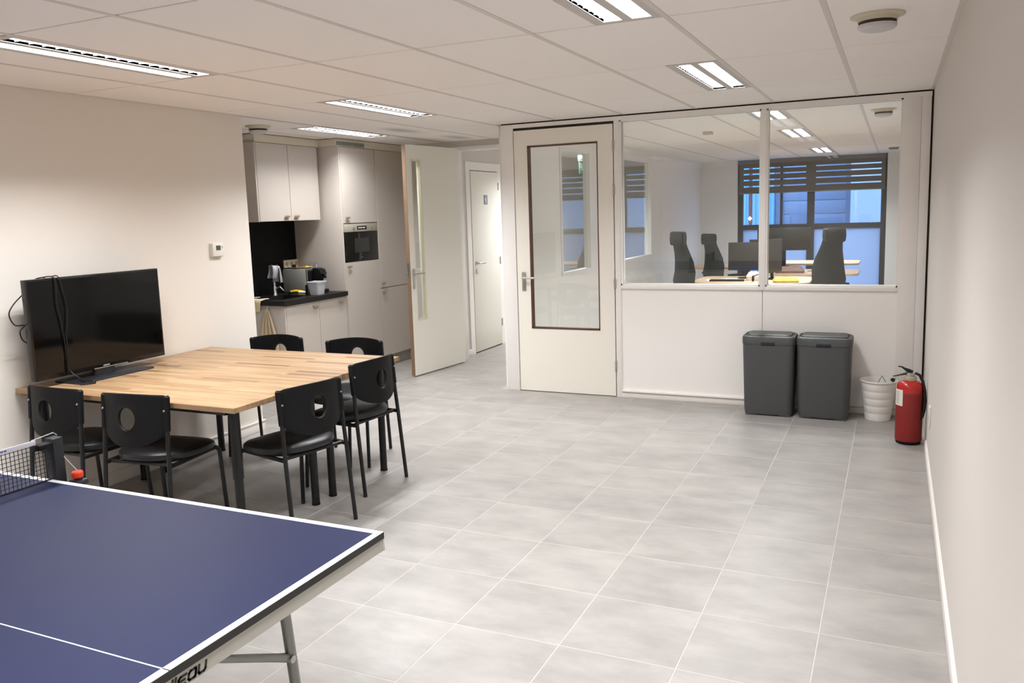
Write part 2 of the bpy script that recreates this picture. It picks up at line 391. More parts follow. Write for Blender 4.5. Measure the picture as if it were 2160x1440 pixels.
# rows are counted from the last full row before the partition
lum_cells = {}   # (i, jrow) -> x offset of luminaire's left edge
def yrow(j): return GY0 + j * GSY
LUMS = []
for jr in (-1, -3, -5, -7): LUMS += [(-1.1828, jr, 'room'), (-3.5828, jr, 'room')]
LUMS += [(-4.7828, 0, 'room'), (-3.8828, 3, 'corridor'), (-1.1828, 1, 'office'), (-1.1828, 3, 'office'), (-1.1828, 6, 'office')]
ct_cache = {}
def ceil_tile(x0, x1, y0, y1):
    k = (round(x1 - x0, 3), round(y1 - y0, 3))
    if k not in ct_cache:
        me = bpy.data.meshes.new('ceiling_tile'); b = bmesh.new(); bmesh.ops.create_cube(b, size=1)
        for v in b.verts: v.co = Vector((v.co.x * k[0], v.co.y * k[1], v.co.z * 0.016))
        bot = [e for e in b.edges if all(v.co.z < 0 for v in e.verts)]
        bmesh.ops.bevel(b, geom=bot, offset=0.002, segments=1, affect='EDGES')
        b.to_mesh(me); b.free(); me.materials.append(M_CEIL); ct_cache[k] = me
    o = bpy.data.objects.new('ceiling_tile', ct_cache[k]); COL.objects.link(o); o.parent = ceiling
    o.location = ((x0 + x1) / 2, (y0 + y1) / 2, H + 0.008)
def ceil_zone(ax0, ax1, ay0, ay1):
    i0 = math.floor((ax0 - GX0) / GSX); i1 = math.ceil((ax1 - GX0) / GSX)
    j0 = math.floor((ay0 - GY0) / GSY); j1 = math.ceil((ay1 - GY0) / GSY)
    gx, gy = 0.011, 0.007
    for i in range(i0, i1):
        for j in range(j0, j1):
            X0, X1 = GX0 + i * GSX, GX0 + (i + 1) * GSX
            cells = [(X0, X1)]
            for lx, jr, _ in LUMS:
                if jr == j and X0 - 0.02 < lx < X1 - 0.02:
                    cells = [c for c in ((X0, lx - 0.004 + gx), (lx + 0.30 - gx, X1)) if c[1] - c[0] > 0.05]
                    cells = [(a, b) for a, b in cells]
            for a, b in cells:
                x0 = max(a + gx, ax0); x1 = min(b - gx, ax1); y0 = max(yrow(j) + gy, ay0); y1 = min(yrow(j + 1) - gy, ay1)
                if x1 - x0 > 0.03 and y1 - y0 > 0.03: ceil_tile(x0, x1, y0, y1)
    for i in range(i0, i1 + 1):
        x = GX0 + i * GSX
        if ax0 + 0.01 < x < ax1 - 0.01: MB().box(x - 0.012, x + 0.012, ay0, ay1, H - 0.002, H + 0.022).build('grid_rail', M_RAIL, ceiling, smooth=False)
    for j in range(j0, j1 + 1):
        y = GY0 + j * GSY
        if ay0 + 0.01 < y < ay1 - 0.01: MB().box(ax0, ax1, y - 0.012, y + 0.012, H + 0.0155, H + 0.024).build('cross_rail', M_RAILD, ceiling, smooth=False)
ceil_zone(XL, XR, -2.4, YP + 0.01)
ceil_zone(XK, XL, 4.945, YK)
ceil_zone(XL, XC - 0.08, YP + 0.01, 12.9)
ceil_zone(XC, XR, YPB, YEND)
MB().box(XL, XR, YB, -2.4, H, H + 0.02).build('ceiling_panel', M_CEIL, ceiling, smooth=False)
# wall angles: thin strips in the pale rail colour at the edge of the ceiling
for k, b in enumerate(((XL, XL + 0.02, -2.4, 4.945), (XR - 0.02, XR, -2.4, YP), (XL - 0.02, XL, 4.945, 4.965))):
    MB().box(b[0], b[1], b[2], b[3], H - 0.003, H + 0.002).build('wall_angle', M_RAIL, ceiling, smooth=False)

# ---------------------------------------------------------------- luminaires
def luminaire_parts(t, Lr, where):
    W2, L2 = 0.30, Lr
    # frame plate with two troughs; local origin at lower left corner (x 0..0.30, y 0..L)
    tr = ((0.048, 0.128), (0.172, 0.252)); y0, y1 = 0.045, L2 - 0.045; zf = -0.001
    f = MB()
    f.box(0, tr[0][0], 0, L2, zf, 0.012); f.box(tr[0][1], tr[1][0], 0, L2, zf, 0.012); f.box(tr[1][1], W2, 0, L2, zf, 0.012)
    for a, b in tr: f.box(a, b, 0, y0, zf, 0.012); f.box(a, b, y1, L2, zf, 0.012)
    f.build('frame', M_LFRAME, t, smooth=False)
    for a, b in tr:
        r = MB(); z1 = 0.07
        r.box(a - 0.003, a, y0, y1, 0.0, z1); r.box(b, b + 0.003, y0, y1, 0.0, z1); r.box(a, b, y0, y1, z1, z1 + 0.003)
        r.box(a, b, y0 - 0.003, y0, 0, z1); r.box(a, b, y1, y1 + 0.003, 0, z1)
        ro = r.build('reflector', M_REFL, t, smooth=False)
        l = MB(); nb = 17
        for k in range(1, nb):
            y = y0 + (y1 - y0) * k / nb
            l.box(a, b, y - 0.0012, y + 0.0012, 0.004, 0.028)
        lo = l.build('louvre', M_REFL, t, smooth=False); lo['kind'] = 'stuff'
        c = (a + b) / 2
        MB().tube([(c, y0 + 0.02, 0.056), (c, y1 - 0.02, 0.056)], 0.008, 8).build('lamp_tube', M_TUBE, t)
M_LFRAME = mat('luminaire_frame', (196, 190, 184), 0.5)
M_REFL = mat('luminaire_reflector', (228, 230, 236), 0.3, metal=0.35)
lab = {(-1.1828, -1): 'louvred twin strip light in ceiling nearest the glazed office partition',
       (-1.1828, -3): 'louvred twin strip light cut by the top edge of the photo',
       (-3.5828, -3): 'long sparkling strip light above the television at upper left',
       (-3.5828, -1): 'strip light in ceiling between the table and the kitchen',
       (-4.7828, 0): 'strip light in ceiling right in front of the kitchen cabinets',
       (-3.8828, 3): 'strip light in corridor seen through the glazed door',
       (-1.1828, 1): 'office strip light just behind the partition, first of the three',
       (-1.1828, 3): 'middle one of the three office strip lights, behind the mullion',
       (-1.1828, 6): 'office strip light farthest back, closest to the blinds',
       (-1.1828, -5): 'strip light in ceiling above the end of the blue table, outside the picture',
       (-3.5828, -5): 'strip light above the far half of the blue table, outside the picture',
       (-1.1828, -7): 'strip light behind the viewpoint near the right wall',
       (-3.5828, -7): 'strip light behind the viewpoint near the left wall'}
proto = None
for lx, jr, where in LUMS:
    if proto is None:
        t = thing('ceiling_light', lab[(lx, jr)], 'light', group='recessed strip lights'); luminaire_parts(t, GSY, where); proto = t
    else:
        t = copy_tree(proto); t['label'] = lab[(lx, jr)]
    t.location = (lx, yrow(jr), H)
    for cx in (0.088, 0.212):
        ld = bpy.data.lights.new('strip_lamp', 'AREA'); ld.shape = 'RECTANGLE'; ld.size = 0.066; ld.size_y = GSY - 0.13
        k = OFFICE_K if where == 'office' else CORRIDOR_K if where == 'corridor' else KITCHEN_K if jr == 0 else 1.0
        ld.energy = LAMP_W * k; ld.color = OFFICE_C if where == 'office' else LAMP_C
        lo = bpy.data.objects.new('strip_lamp', ld); COL.objects.link(lo); lo.parent = t; lo.location = (cx, GSY / 2, 0.036)

# ---------------------------------------------------------------- glazed partition (front wall of the office)
def slab(name, x0, x1, z0, z1, m=M_PART, y0=YP + 0.012, y1=YPB - 0.012, parent=None, bev=0.0):
    return MB().box(x0, x1, y0, y1, z0, z1, bev).build(name, m, parent, smooth=bool(bev))
part = struct('wall_partition', 'white glazed office partition across the end of the room')
GZ0, GZ1 = 0.985, 2.352
slab('post', -3.218, -3.098, 0, H - 0.012, M_FRAME, YP, YPB, part, 0.002)
slab('top_rail', -3.098, XR - 0.012, 2.366, H - 0.012, M_FRAME, YP, YPB, part)
slab('post', -2.168, -2.120, 0, 2.366, M_FRAME, YP, YPB, part, 0.002)
slab('mullion', -0.968, -0.926, 0.955, 2.366, M_FRAME, YP - 0.006, YPB + 0.006, part, 0.002)
slab('post', 0.030, 0.150, 0, 2.366, M_FRAME, YP + 0.004, YPB, part, 0.001)
slab('post', 0.153, XR - 0.014, 0, 2.366, M_FRAME, YP + 0.004, YPB, part, 0.001)
slab('sill_rail', -2.120, 0.030, 0.952, 0.982, M_FRAME, YP - 0.004, YPB + 0.004, part, 0.002)
slab('lower_panel', -2.120, -0.949, 0.0, 0.950, M_PART, parent=part)
slab('lower_panel', -0.945, 0.030, 0.0, 0.950, M_PART, parent=part)
MB().box(-3.218, XR, YP + 0.02, YPB - 0.02, H - 0.012, H + 0.03).build('shadow_gap', M_GAP, part, smooth=False)
MB().box(XR - 0.014, XR, YP + 0.03, YPB - 0.02, 0, H).build('shadow_gap', M_GAP, part, smooth=False)
st(MB().box(-2.12, 0.10, YP - 0.002, YP + 0.012, 0, 0.045, 0.002).box(-2.12, 0.10, YP - 0.012, YP + 0.012, 0.05, 0.066, 0.003).build('baseboard_partition', M_TRIM), 'white skirting and slim cable duct under the partition')
# window_1 and window_2: panes in thin beads
for n, (x0, x1) in enumerate(((-2.120, -0.968), (-0.926, 0.030)), 1):
    wd = struct('window_%d' % n, 'office window pane %s of the central mullion' % ('left' if n == 1 else 'right'))
    fr = MB()
    for yb in (YP + 0.006, YPB - 0.026):
        fr.box(x0, x0 + 0.012, yb, yb + 0.02, 0.982, 2.366); fr.box(x1 - 0.012, x1, yb, yb + 0.02, 0.982, 2.366)
        fr.box(x0, x1, yb, yb + 0.02, 0.982, 0.994); fr.box(x0, x1, yb, yb + 0.02, 2.354, 2.366)
    fr.build('frame', M_FRAME, wd, smooth=False)
    MB().box(x0 + 0.002, x1 - 0.002, YP + 0.048, YP + 0.0485, 0.984, 2.364).build('pane', M_GLASS, wd, smooth=False)
# door_1
d1 = struct('door_1', 'cream door with large brown-beaded glass pane')
dx0, dx1, dz1 = -3.090, -2.178, 2.343
px0, px1, pz0, pz1 = -2.962, -2.312, 0.583, 2.207
b = MB(); ya, yb = YP + 0.002, YP + 0.044
b.box(dx0, px0, ya, yb, 0.008, dz1); b.box(px1, dx1, ya, yb, 0.008, dz1); b.box(px0, px1, ya, yb, 0.008, pz0); b.box(px0, px1, ya, yb, pz1, dz1)
b.build('leaf', M_DOOR, d1, smooth=False)
b = MB(); q = 0.014
b.box(px0, px0 + q, ya - 0.003, yb + 0.003, pz0, pz1); b.box(px1 - q * .6, px1, ya - 0.003, yb + 0.003, pz0, pz1)
b.box(px0, px1, ya - 0.003, yb + 0.003, pz0, pz0 + q); b.box(px0, px1, ya - 0.003, yb + 0.003, pz1 - q, pz1)
b.build('glazing_bead', M_BROWN, d1, smooth=False)['label'] = 'dark brown glazing bead'
MB().box(px0 + 0.002, px1 - 0.002, YP + 0.022, YP + 0.0225, pz0 + 0.002, pz1 - 0.002).build('pane', M_GLASS, d1, smooth=False)
MB().box(-3.098, -3.0905, YP + 0.02, YPB - 0.03, 0, 2.366).box(-2.1775, -2.168, YP + 0.03, YPB - 0.03, 0, 2.366).box(-3.098, -2.168, YP + 0.02, YPB - 0.03, 2.344, 2.366).build('rebate', M_GAP, d1, smooth=False)
hp = MB().box(-3.045, -3.008, YP - 0.006, YP + 0.002, 0.925, 1.095, 0.002).build('handle_plate', M_STEEL, d1)
MB().tube([(-3.026, YP, 1.045), (-3.026, YP - 0.045, 1.045), (-3.018, YP - 0.052, 1.045), (-2.905, YP - 0.052, 1.045)], 0.009, 10).build('lever', M_STEEL, hp)
for hz in (2.16, 1.79, 1.0, 0.28):
    MB().tube([(-2.172, YP - 0.004, hz - 0.04), (-2.172, YP - 0.004, hz + 0.04)], 0.008, 10).build('hinge', M_STEEL, d1)

# return glazing between office and corridor
wd = struct('window_3', 'side glazing between office and corridor')
fr = MB()
for y in (8.24, 9.16, 10.25, 11.81): fr.box(XC - 0.07, XC + 0.012, y + 0.002, y + (0.30 if y == 9.16 else 0.04) - 0.002, 0.943, 2.327)
fr.box(XC - 0.068, XC + 0.010, 8.241, 11.849, 0.941, 0.97); fr.box(XC - 0.068, XC + 0.010, 8.241, 11.849, 2.27, 2.329)
fr.build('frame', M_FRAME, wd, smooth=False)
for a, c in ((8.28, 9.16), (9.46, 10.25), (10.29, 11.81)):
    MB().box(XC - 0.031, XC - 0.03, a, c, 0.97, 2.27).build('pane', M_GLASS, wd, smooth=False)

# ---------------------------------------------------------------- doorway to corridor, open leaf, corridor door
tr1 = struct('trim_1', 'white jambs of the open doorway beside the kitchen')
MB().box(-4.40, -4.335, YK - 0.015, YK + 0.12, 0, 2.335, 0.002).build('jamb', M_FRAME, tr1)
MB().box(-3.30, -3.22, YK - 0.015, YK + 0.12, 0, 2.335, 0.002).build('jamb', M_FRAME, tr1)
MB().box(-4.40, -3.22, YK - 0.015, YK + 0.12, 2.31, 2.35, 0.002).build('head', M_FRAME, tr1)
ang = math.atan2(-0.92, -0.115)      # leaf direction from hinge
d2 = struct('door_2', 'open pale door with narrow glass slot and brown wooden edge', (-4.315, 8.03, 0)); d2.rotation_euler = (0, 0, ang)
Lf = 0.905; sx0, sx1, sz0, sz1 = 0.665, 0.825, 0.572, 2.188; th = 0.042
b = MB(); b.box(0.004, sx0, 0, th, 0.012, 2.328); b.box(sx1, Lf, 0, th, 0.012, 2.328); b.box(sx0, sx1, 0, th, 0.012, sz0); b.box(sx0, sx1, 0, th, sz1, 2.328)
b.build('leaf', M_DOOR2, d2, smooth=False)
MB().box(Lf, Lf + 0.003, 0, th, 0.012, 2.328).build('wooden_edge', mat('raw_wood_edge', (126, 98, 76), 0.6, var=0.08, vscale=20), d2, smooth=False)['label'] = 'bare brown wood edge'
b = MB(); q = 0.018
b.box(sx0, sx0 + q, -0.004, th + 0.004, sz0, sz1); b.box(sx1 - q * .5, sx1, -0.004, th + 0.004, sz0, sz1); b.box(sx0, sx1, -0.004, th + 0.004, sz0, sz0 + q); b.box(sx0, sx1, -0.004, th + 0.004, sz1 - q, sz1)
b.build('glazing_bead', mat('cream_bead', (226, 220, 196), 0.4), d2, smooth=False)
MB().box(sx0, sx1, th / 2, th / 2 + 0.0005, sz0, sz1).build('pane', M_GLASS, d2, smooth=False)
for s in (1, -1):
    yy = th if s > 0 else 0
    hp = MB().box(Lf - 0.062, Lf - 0.028, min(yy, yy + s * 0.008), max(yy, yy + s * 0.008), 0.90, 1.10, 0.002).build('handle_plate', M_STEEL, d2)
    MB().tube([(Lf - 0.045, yy, 1.05), (Lf - 0.045, yy + s * 0.05, 1.05), (Lf - 0.16, yy + s * 0.055, 1.05)], 0.009, 10).build('lever', M_STEEL, hp)
MB().box(Lf + 0.003, Lf + 0.006, 0.01, 0.032, 0.98, 1.16, 0.001).build('lock_strip', M_STEEL, d2)

d3 = struct('door_3', 'closed pale corridor door with small sign and lever handle')
XW = -4.44
MB().box(XW - 0.001, XW + 0.018, 8.58, 9.295, 0.012, 2.118, 0.002).build('leaf', M_DOOR2, d3)
f = MB(); f.box(XW - 0.002, XW + 0.012, 8.47, 8.572, 0, 2.22); f.box(XW - 0.002, XW + 0.012, 9.303, 9.40, 0, 2.22); f.box(XW - 0.002, XW + 0.012, 8.572, 9.303, 2.126, 2.22)
f.build('door_frame', M_FRAME, d3, smooth=False)
MB().box(XW, XW + 0.004, 8.572, 9.303, 0.0, 2.126).build('rebate', M_GAP, d3, smooth=False)
s_ = MB().box(XW + 0.018, XW + 0.021, 8.90, 8.995, 1.735, 1.845, 0.001).build('sign', mat('small_sign_grey', (128, 134, 142), 0.4), d3); s_['label'] = 'small grey pictogram sign'
pg = MB(); pg.lathe([(0.0001, 0), (0.011, 0.001), (0.011, 0.003), (0.0001, 0.004)], 12, M=Matrix.Translation((XW + 0.021, 8.947, 1.825)) @ Matrix.Rotation(PI / 2, 4, 'Y'))
pg.box(XW + 0.0205, XW + 0.023, 8.932, 8.962, 1.78, 1.81); pg.box(XW + 0.0205, XW + 0.023, 8.936, 8.945, 1.745, 1.782); pg.box(XW + 0.0205, XW + 0.023, 8.949, 8.958, 1.745, 1.782)
pg.build('pictogram', M_WHITE, s_)
hp = MB().box(XW + 0.018, XW + 0.026, 8.625, 8.665, 1.035, 1.075, 0.003).build('handle_rose', M_STEEL, d3)
MB().tube([(XW + 0.02, 8.645, 1.055), (XW + 0.065, 8.645, 1.055), (XW + 0.07, 8.66, 1.055), (XW + 0.07, 8.79, 1.055)], 0.009, 10).build('lever', M_STEEL, hp)
MB().box(XW + 0.018, XW + 0.024, 8.63, 8.66, 0.93, 0.99, 0.003).build('lock_rose', M_STEEL, d3)
for hz in (1.95, 1.05, 0.28): MB().tube([(XW + 0.02, 9.30, hz - 0.045), (XW + 0.02, 9.30, hz + 0.045)], 0.009, 10).build('hinge', M_STEEL, d3)
st(MB().box(XW, XW + 0.014, YK + 0.1, 8.47, 0, 0.07, 0.002).box(XW, XW + 0.014, 9.40, 12.9, 0, 0.07, 0.002).build('baseboard_corridor', M_TRIM), 'white skirting in the corridor')

def socket(name, label, loc, rz, w=0.085, h=0.085, holes=1, m=M_WHITEPL):
    t = thing(name, label, 'socket', loc, rz)
    MB().box(-w / 2, w / 2, 0, 0.011, -h / 2, h / 2, 0.003).build('plate', m, t)
    for k in range(holes):
        cx = (k - (holes - 1) / 2) * (w / holes)
        MB().lathe([(0.021, 0), (0.021, 0.002), (0.018, 0.002), (0.018, -0.004), (0.0001, -0.004)], 20, M=Matrix.Translation((cx, 0.0115, 0)) @ Matrix.Rotation(-PI / 2, 4, 'X'), cap0=False, cap1=False).build('outlet', mat('outlet_%s_%d' % (name, k), (196, 190, 180), 0.5), t)
    return t
socket('wall_socket', 'double white socket low on corridor wall through the doorway', (XW, 8.33, 0.285), -PI / 2, 0.15, 0.08, 2)
socket('wall_socket', 'small white socket box low on right wall behind the fire extinguisher', (XR, 5.50, 0.33), PI / 2, 0.085, 0.13, 1)

# baseboards
st(MB().box(XR - 0.012, XR, YB, 5.93, 0, 0.062, 0.002).box(XR - 0.008, XR, YB, 5.93, 0.062, 0.07).build('baseboard_right', M_TRIM), 'white skirting along the right wall')
st(MB().box(XL, XL + 0.012, YB, 4.945, 0, 0.072, 0.002).box(XL, XL + 0.02, YB, 4.957, 0.074, 0.084, 0.003).box(XL - 0.12, XL + 0.012, 4.945, 4.957, 0, 0.072, 0.002).build('baseboard_left', M_TRIM), 'white skirting under the left wall')

# ---------------------------------------------------------------- ceiling smoke detectors
def detector(label, x, y, s=1.0):
    t = thing('smoke_detector', label, 'smoke detector', (x, y, H), group='ceiling smoke detectors')
    MB().lathe([(0.002, 0.0), (0.085 * s, 0.0), (0.085 * s, -0.006), (0.064 * s, -0.012), (0.062 * s, -0.026), (0.055 * s, -0.028)][::-1], 40, cap0=False, cap1=False).build('base', M_DET, t)
    MB().lathe([(0.0585 * s, -0.040), (0.0585 * s, -0.024)], 40).build('slot', M_GAP, t)
    MB().lathe([(0.0005, -0.068), (0.035 * s, -0.066), (0.052 * s, -0.060), (0.060 * s, -0.052), (0.061 * s, -0.040), (0.045 * s, -0.040)], 40, cap0=False).build('cover', M_DET2, t)
M_DET = mat('detector_cream', (206, 198, 178), 0.5); M_DET2 = mat('detector_white', (198, 196, 194), 0.4)
detector('large round smoke detector in ceiling near the right wall', -0.093, 4.00, 1.28)
detector('round smoke detector in ceiling at the kitchen alcove', -4.83, 5.55, 1.25)
detector('round smoke detector on office ceiling seen through the right-hand pane', -0.118, 8.03, 1.2)
tag(MB().box(-1.87, -1.78, 9.02, 9.12, H - 0.03, H, 0.004).build('ceiling_sensor', M_DET), 'small square cream sensor on office ceiling', 'sensor')
tag(MB().lathe([(0.0005, -0.03), (0.06, -0.028), (0.075, -0.004), (0.075, 0)], 24, M=Matrix.Translation((-0.05, 13.9, H)), cap0=False).build('ceiling_speaker', mat('dark_disc', (120, 116, 112), 0.6)), 'small dark disc on office ceiling close to the blinds', 'speaker')

# exit sign hanging in the corridor
t = thing('exit_sign', 'hanging emergency exit pictogram sign seen through the glazed door', 'sign', (-3.80, 10.68, 0.10))
MB().box(-0.02, 0.02, -0.17, 0.17, 2.17, 2.25, 0.004).build('housing', M_SIGNGREY, t)
MB().box(-0.006, 0.006, -0.17, 0.17, 2.01, 2.172, 0.002).build('panel', M_SIGN, t)
for yh in (-0.1, 0.1): MB().tube([(0, yh, 2.25), (0, yh, H)], 0.004, 8).build('hanger', M_STEEL, t)
for s in (1, -1):
    g = MB(); X = lambda a, b: (min(s * a, s * b), max(s * a, s * b)); x0, x1 = X(0.006, 0.008)
    def ln(y0, z0, y1, z1, r=0.006): g.tube([(s * 0.008, y0, z0), (s * 0.008, y1, z1)], r, 6)
    ln(0.05, 2.15, 0.05, 2.03); ln(0.05, 2.15, 0.13, 2.15); ln(0.13, 2.15, 0.13, 2.03); g.lathe([(0.0005, -.002), (0.011, 0), (0.0005, .002)], 10, M=Matrix.Translation((s * 0.008, -0.01, 2.15)) @ Matrix.Rotation(PI / 2, 4, 'Y'), cap0=False, cap1=False)
    ln(-0.015, 2.135, -0.03, 2.09, 0.009); ln(-0.03, 2.09, 0.0, 2.06); ln(0.0, 2.06, -0.01, 2.03); ln(-0.03, 2.09, -0.06, 2.06); ln(-0.06, 2.06, -0.09, 2.06); ln(-0.015, 2.13, 0.02, 2.115); ln(-0.02, 2.13, -0.05, 2.11)
    ln(-0.15, 2.09, -0.11, 2.09)
    g.build('pictogram', M_EXITGLOW, t)

# ---------------------------------------------------------------- kitchen
GAP = 0.0025
def door_panel(t, x, y0, y1, z0, z1, name='door', hy=None, hz=None, hook=False):
    o = MB().box(x, x + 0.019, y0 + GAP, y1 - GAP, z0 + GAP, z1 - GAP, 0.0012, 1).build(name, M_KIT, t)
    if hy is not None:
        h = MB()
        h.box(x + 0.019, x + 0.034, hy - 0.008, hy + 0.008, hz - 0.008, hz + 0.006, 0.002)
        h.box(x + 0.030, x + 0.040, hy - 0.034, hy + 0.034, hz - 0.004, hz + 0.014, 0.002)
        h.build('handle', M_HANDLE, o)
    return o
XF = -4.997
# base unit
t = thing('base_cabinet', 'greige base cabinet under the black worktop', 'cabinet', (0, 0, 0))
MB().box(XK + 0.004, XF - 0.019, 5.93, 6.865, 0.12, 0.855).build('carcass', M_KITIN, t, smooth=False)
door_panel(t, XF - 0.019, 5.945, 6.425, 0.12, 0.852, hy=6.36, hz=0.80)
door_panel(t, XF - 0.019, 6.425, 6.865, 0.12, 0.852, hy=6.77, hz=0.80)
MB().box(XK + 0.004, XF - 0.001, 5.925, 5.944, 0.0, 0.855, 0.001).build('end_panel', M_KIT, t)
MB().box(XK + 0.004, XF - 0.07, 5.944, 6.865, 0, 0.12).build('plinth', M_PLINTH, t, smooth=False)
# worktop with sink
wt = thing('worktop', 'black kitchen worktop with inset sink', 'worktop')
sy0, sy1, sx0_, sx1_ = 6.02, 6.42, -5.42, -5.10
b = MB(); X0, X1, Y0, Y1 = XK + 0.004, -4.972, 5.905, 6.868
b.box(X0, sx0_, Y0, Y1, 0.857, 0.90); b.box(sx1_, X1, Y0, Y1, 0.857, 0.90); b.box(sx0_, sx1_, Y0, sy0, 0.857, 0.90); b.box(sx0_, sx1_, sy1, Y1, 0.857, 0.90)
b.build('slab', M_BLACKTOP, wt, smooth=False)
b = MB(); zb = 0.8575
b.box(sx0_ - 0.012, sx0_ + 0.001, sy0 - 0.012, sy1 + 0.012, 0.90, 0.9025); b.box(sx1_ - 0.001, sx1_ + 0.012, sy0 - 0.012, sy1 + 0.012, 0.90, 0.9025)
b.box(sx0_, sx1_, sy0 - 0.012, sy0, 0.90, 0.9025); b.box(sx0_, sx1_, sy1, sy1 + 0.012, 0.90, 0.9025)
b.box(sx0_, sx1_, sy0, sy1, zb, zb + 0.002); b.box(sx0_, sx0_ + 0.002, sy0, sy1, zb, 0.90); b.box(sx1_ - 0.002, sx1_, sy0, sy1, zb, 0.90); b.box(sx0_, sx1_, sy0, sy0 + 0.002, zb, 0.90); b.box(sx0_, sx1_, sy1 - 0.002, sy1, zb, 0.90)
b.build('sink', mat('sink_black', (40, 40, 40), 0.25, metal=0.4), wt, smooth=False)
tag(MB().box(XK + 0.0005, XK + 0.008, 5.3, 6.868, 0.902, 1.66).build('splashback', M_SPLASH, smooth=False), 'black panel on wall behind sink and coffee machine', 'splashback')
# upper unit
t = thing('wall_cabinet', 'two-door greige wall cabinet above the sink', 'cabinet')
XU = -5.224
MB().box(XK + 0.004, XU - 0.019, 5.93, 6.825, 1.635, 2.332).build('carcass', M_KITIN, t, smooth=False)
door_panel(t, XU - 0.019, 5.945, 6.382, 1.617, 2.332, hy=6.31, hz=1.655)
door_panel(t, XU - 0.019, 6.382, 6.828, 1.617, 2.332, hy=6.45, hz=1.655)
MB().box(XK + 0.004, XU - 0.001, 5.925, 5.944, 1.617, 2.332, 0.001).build('end_panel', M_KIT, t)
# tall unit with oven
t = thing('tall_cabinet', 'tall greige cabinet holding the built-in microwave oven', 'cabinet')
ZO0, ZO1 = 1.185, 1.572
c = MB(); c.box(XK + 0.004, XF - 0.019, 6.872, 7.495, 0.12, ZO0); c.box(XK + 0.004, XF - 0.019, 6.872, 7.495, ZO1, 2.332); c.box(XK + 0.004, XF - 0.45, 6.872, 7.495, ZO0, ZO1)
c.box(XF - 0.45, XF - 0.019, 6.872, 6.885, ZO0, ZO1); c.box(XF - 0.45, XF - 0.019, 7.482, 7.495, ZO0, ZO1)
c.build('carcass', M_KITIN, t, smooth=False)
MB().box(XK + 0.004, XF, 6.868, 6.886, 0.0, 2.332, 0.001).build('side_panel', M_KIT, t)
door_panel(t, XF - 0.019, 6.888, 7.495, ZO1 + 0.002, 2.332, hy=6.955, hz=1.625)
door_panel(t, XF - 0.019, 6.888, 7.495, 0.12, ZO0 - 0.002, hy=6.945, hz=1.135)
MB().box(XK + 0.004, XF - 0.07, 6.886, 7.495, 0, 0.12).build('plinth', M_PLINTH, t, smooth=False)
ov = thing('microwave_oven', 'built-in microwave oven with black glass door in tall cabinet', 'oven')
MB().box(XF - 0.44, XF - 0.022, 6.89, 7.478, ZO0 + 0.003, ZO1 - 0.003).build('body', M_BLACKMET, ov, smooth=False)
MB().box(XF - 0.022, XF + 0.004, 6.892, 7.478, ZO1 - 0.085, ZO1 - 0.004, 0.002).build('control_panel', mat('oven_panel_steel', (176, 171, 158), 0.4, metal=0.3), ov)
dr = MB().box(XF - 0.022, XF + 0.003, 6.892, 7.478, ZO0 + 0.004, ZO1 - 0.087, 0.002).build('oven_door', M_BLKGLASS, ov)
MB().box(XF + 0.003, XF + 0.0036, 7.06, 7.32, ZO0 + 0.09, ZO0 + 0.235).build('door_window', mat('oven_window', (24, 28, 27), 0.3), dr, smooth=False)
MB().box(XF + 0.004, XF + 0.0048, 7.115, 7.285, ZO1 - 0.066, ZO1 - 0.028).build('display', M_BLKGLASS, ov, smooth=False)
dg = MB()
for k in range(6): dg.box(XF + 0.0048, XF + 0.0053, 7.135 + k * 0.022, 7.148 + k * 0.022, ZO1 - 0.055 + (k % 2) * 0.004, ZO1 - 0.040)
dg.build('digits', M_WHITE, ov, smooth=False)
for y in (7.05, 7.38): MB().lathe([(0.0001, 0.012), (0.011, 0.012), (0.012, 0)], 16, M=Matrix.Translation((XF + 0.004, y, ZO1 - 0.047)) @ Matrix.Rotation(PI / 2, 4, 'Y'), cap0=False).build('knob', M_STEEL, ov)
MB().box(XF + 0.003, XF + 0.0036, 7.165, 7.195, ZO0 + 0.036, ZO0 + 0.042).build('badge', M_SILVER, ov, smooth=False)
# second tall unit (fridge housing)
t = thing('tall_cabinet', 'tall greige two-door cabinet beside the microwave, partly behind the open door', 'cabinet')
MB().box(XK + 0.004, XF - 0.019, 7.50, 8.085, 0.12, 2.332).build('carcass', M_KITIN, t, smooth=False)
door_panel(t, XF - 0.019, 7.50, 8.085, 0.868, 2.332, hy=7.545, hz=0.915)
door_panel(t, XF - 0.019, 7.50, 8.085, 0.12, 0.864, hy=7.545, hz=0.815)
MB().box(XK + 0.004, XF - 0.04, 7.50, 8.085, 0, 0.12).build('plinth', M_PLINTH, t, smooth=False)
# bulkhead above
bk = struct('trim_2', 'pale filler boards between cabinets and ceiling')
MB().box(XK + 0.004, XU - 0.01, 5.95, 6.87, 2.334, H - 0.006).build('filler', mat('filler_pale', (212, 203, 186), 0.6), bk, smooth=False)
MB().box(XK + 0.004, XF - 0.006, 6.87, 8.085, 2.334, H - 0.006).build('filler', MATS['filler_pale'], bk, smooth=False)
MB().box(XK + 0.004, XU - 0.02, 5.96, 6.88, H - 0.006, H).box(XK, XF - 0.02, 6.88, 8.09, H - 0.006, H).build('shadow_gap', M_GAP, bk, smooth=False)
v = thing('vent_grille', 'grey slotted vent in the filler above the microwave cabinet', 'vent')
MB().box(XF - 0.007, XF - 0.003, 6.865, 7.33, 2.343, 2.379).build('backing', M_GAP, v, smooth=False)
b = MB()
for k in range(24): b.box(XF - 0.003, XF + 0.001, 6.868 + k * 0.0193, 6.879 + k * 0.0193, 2.345, 2.377)
b.box(XF - 0.003, XF + 0.002, 6.865, 7.33, 2.341, 2.346); b.box(XF - 0.003, XF + 0.002, 6.865, 7.33, 2.376, 2.381)
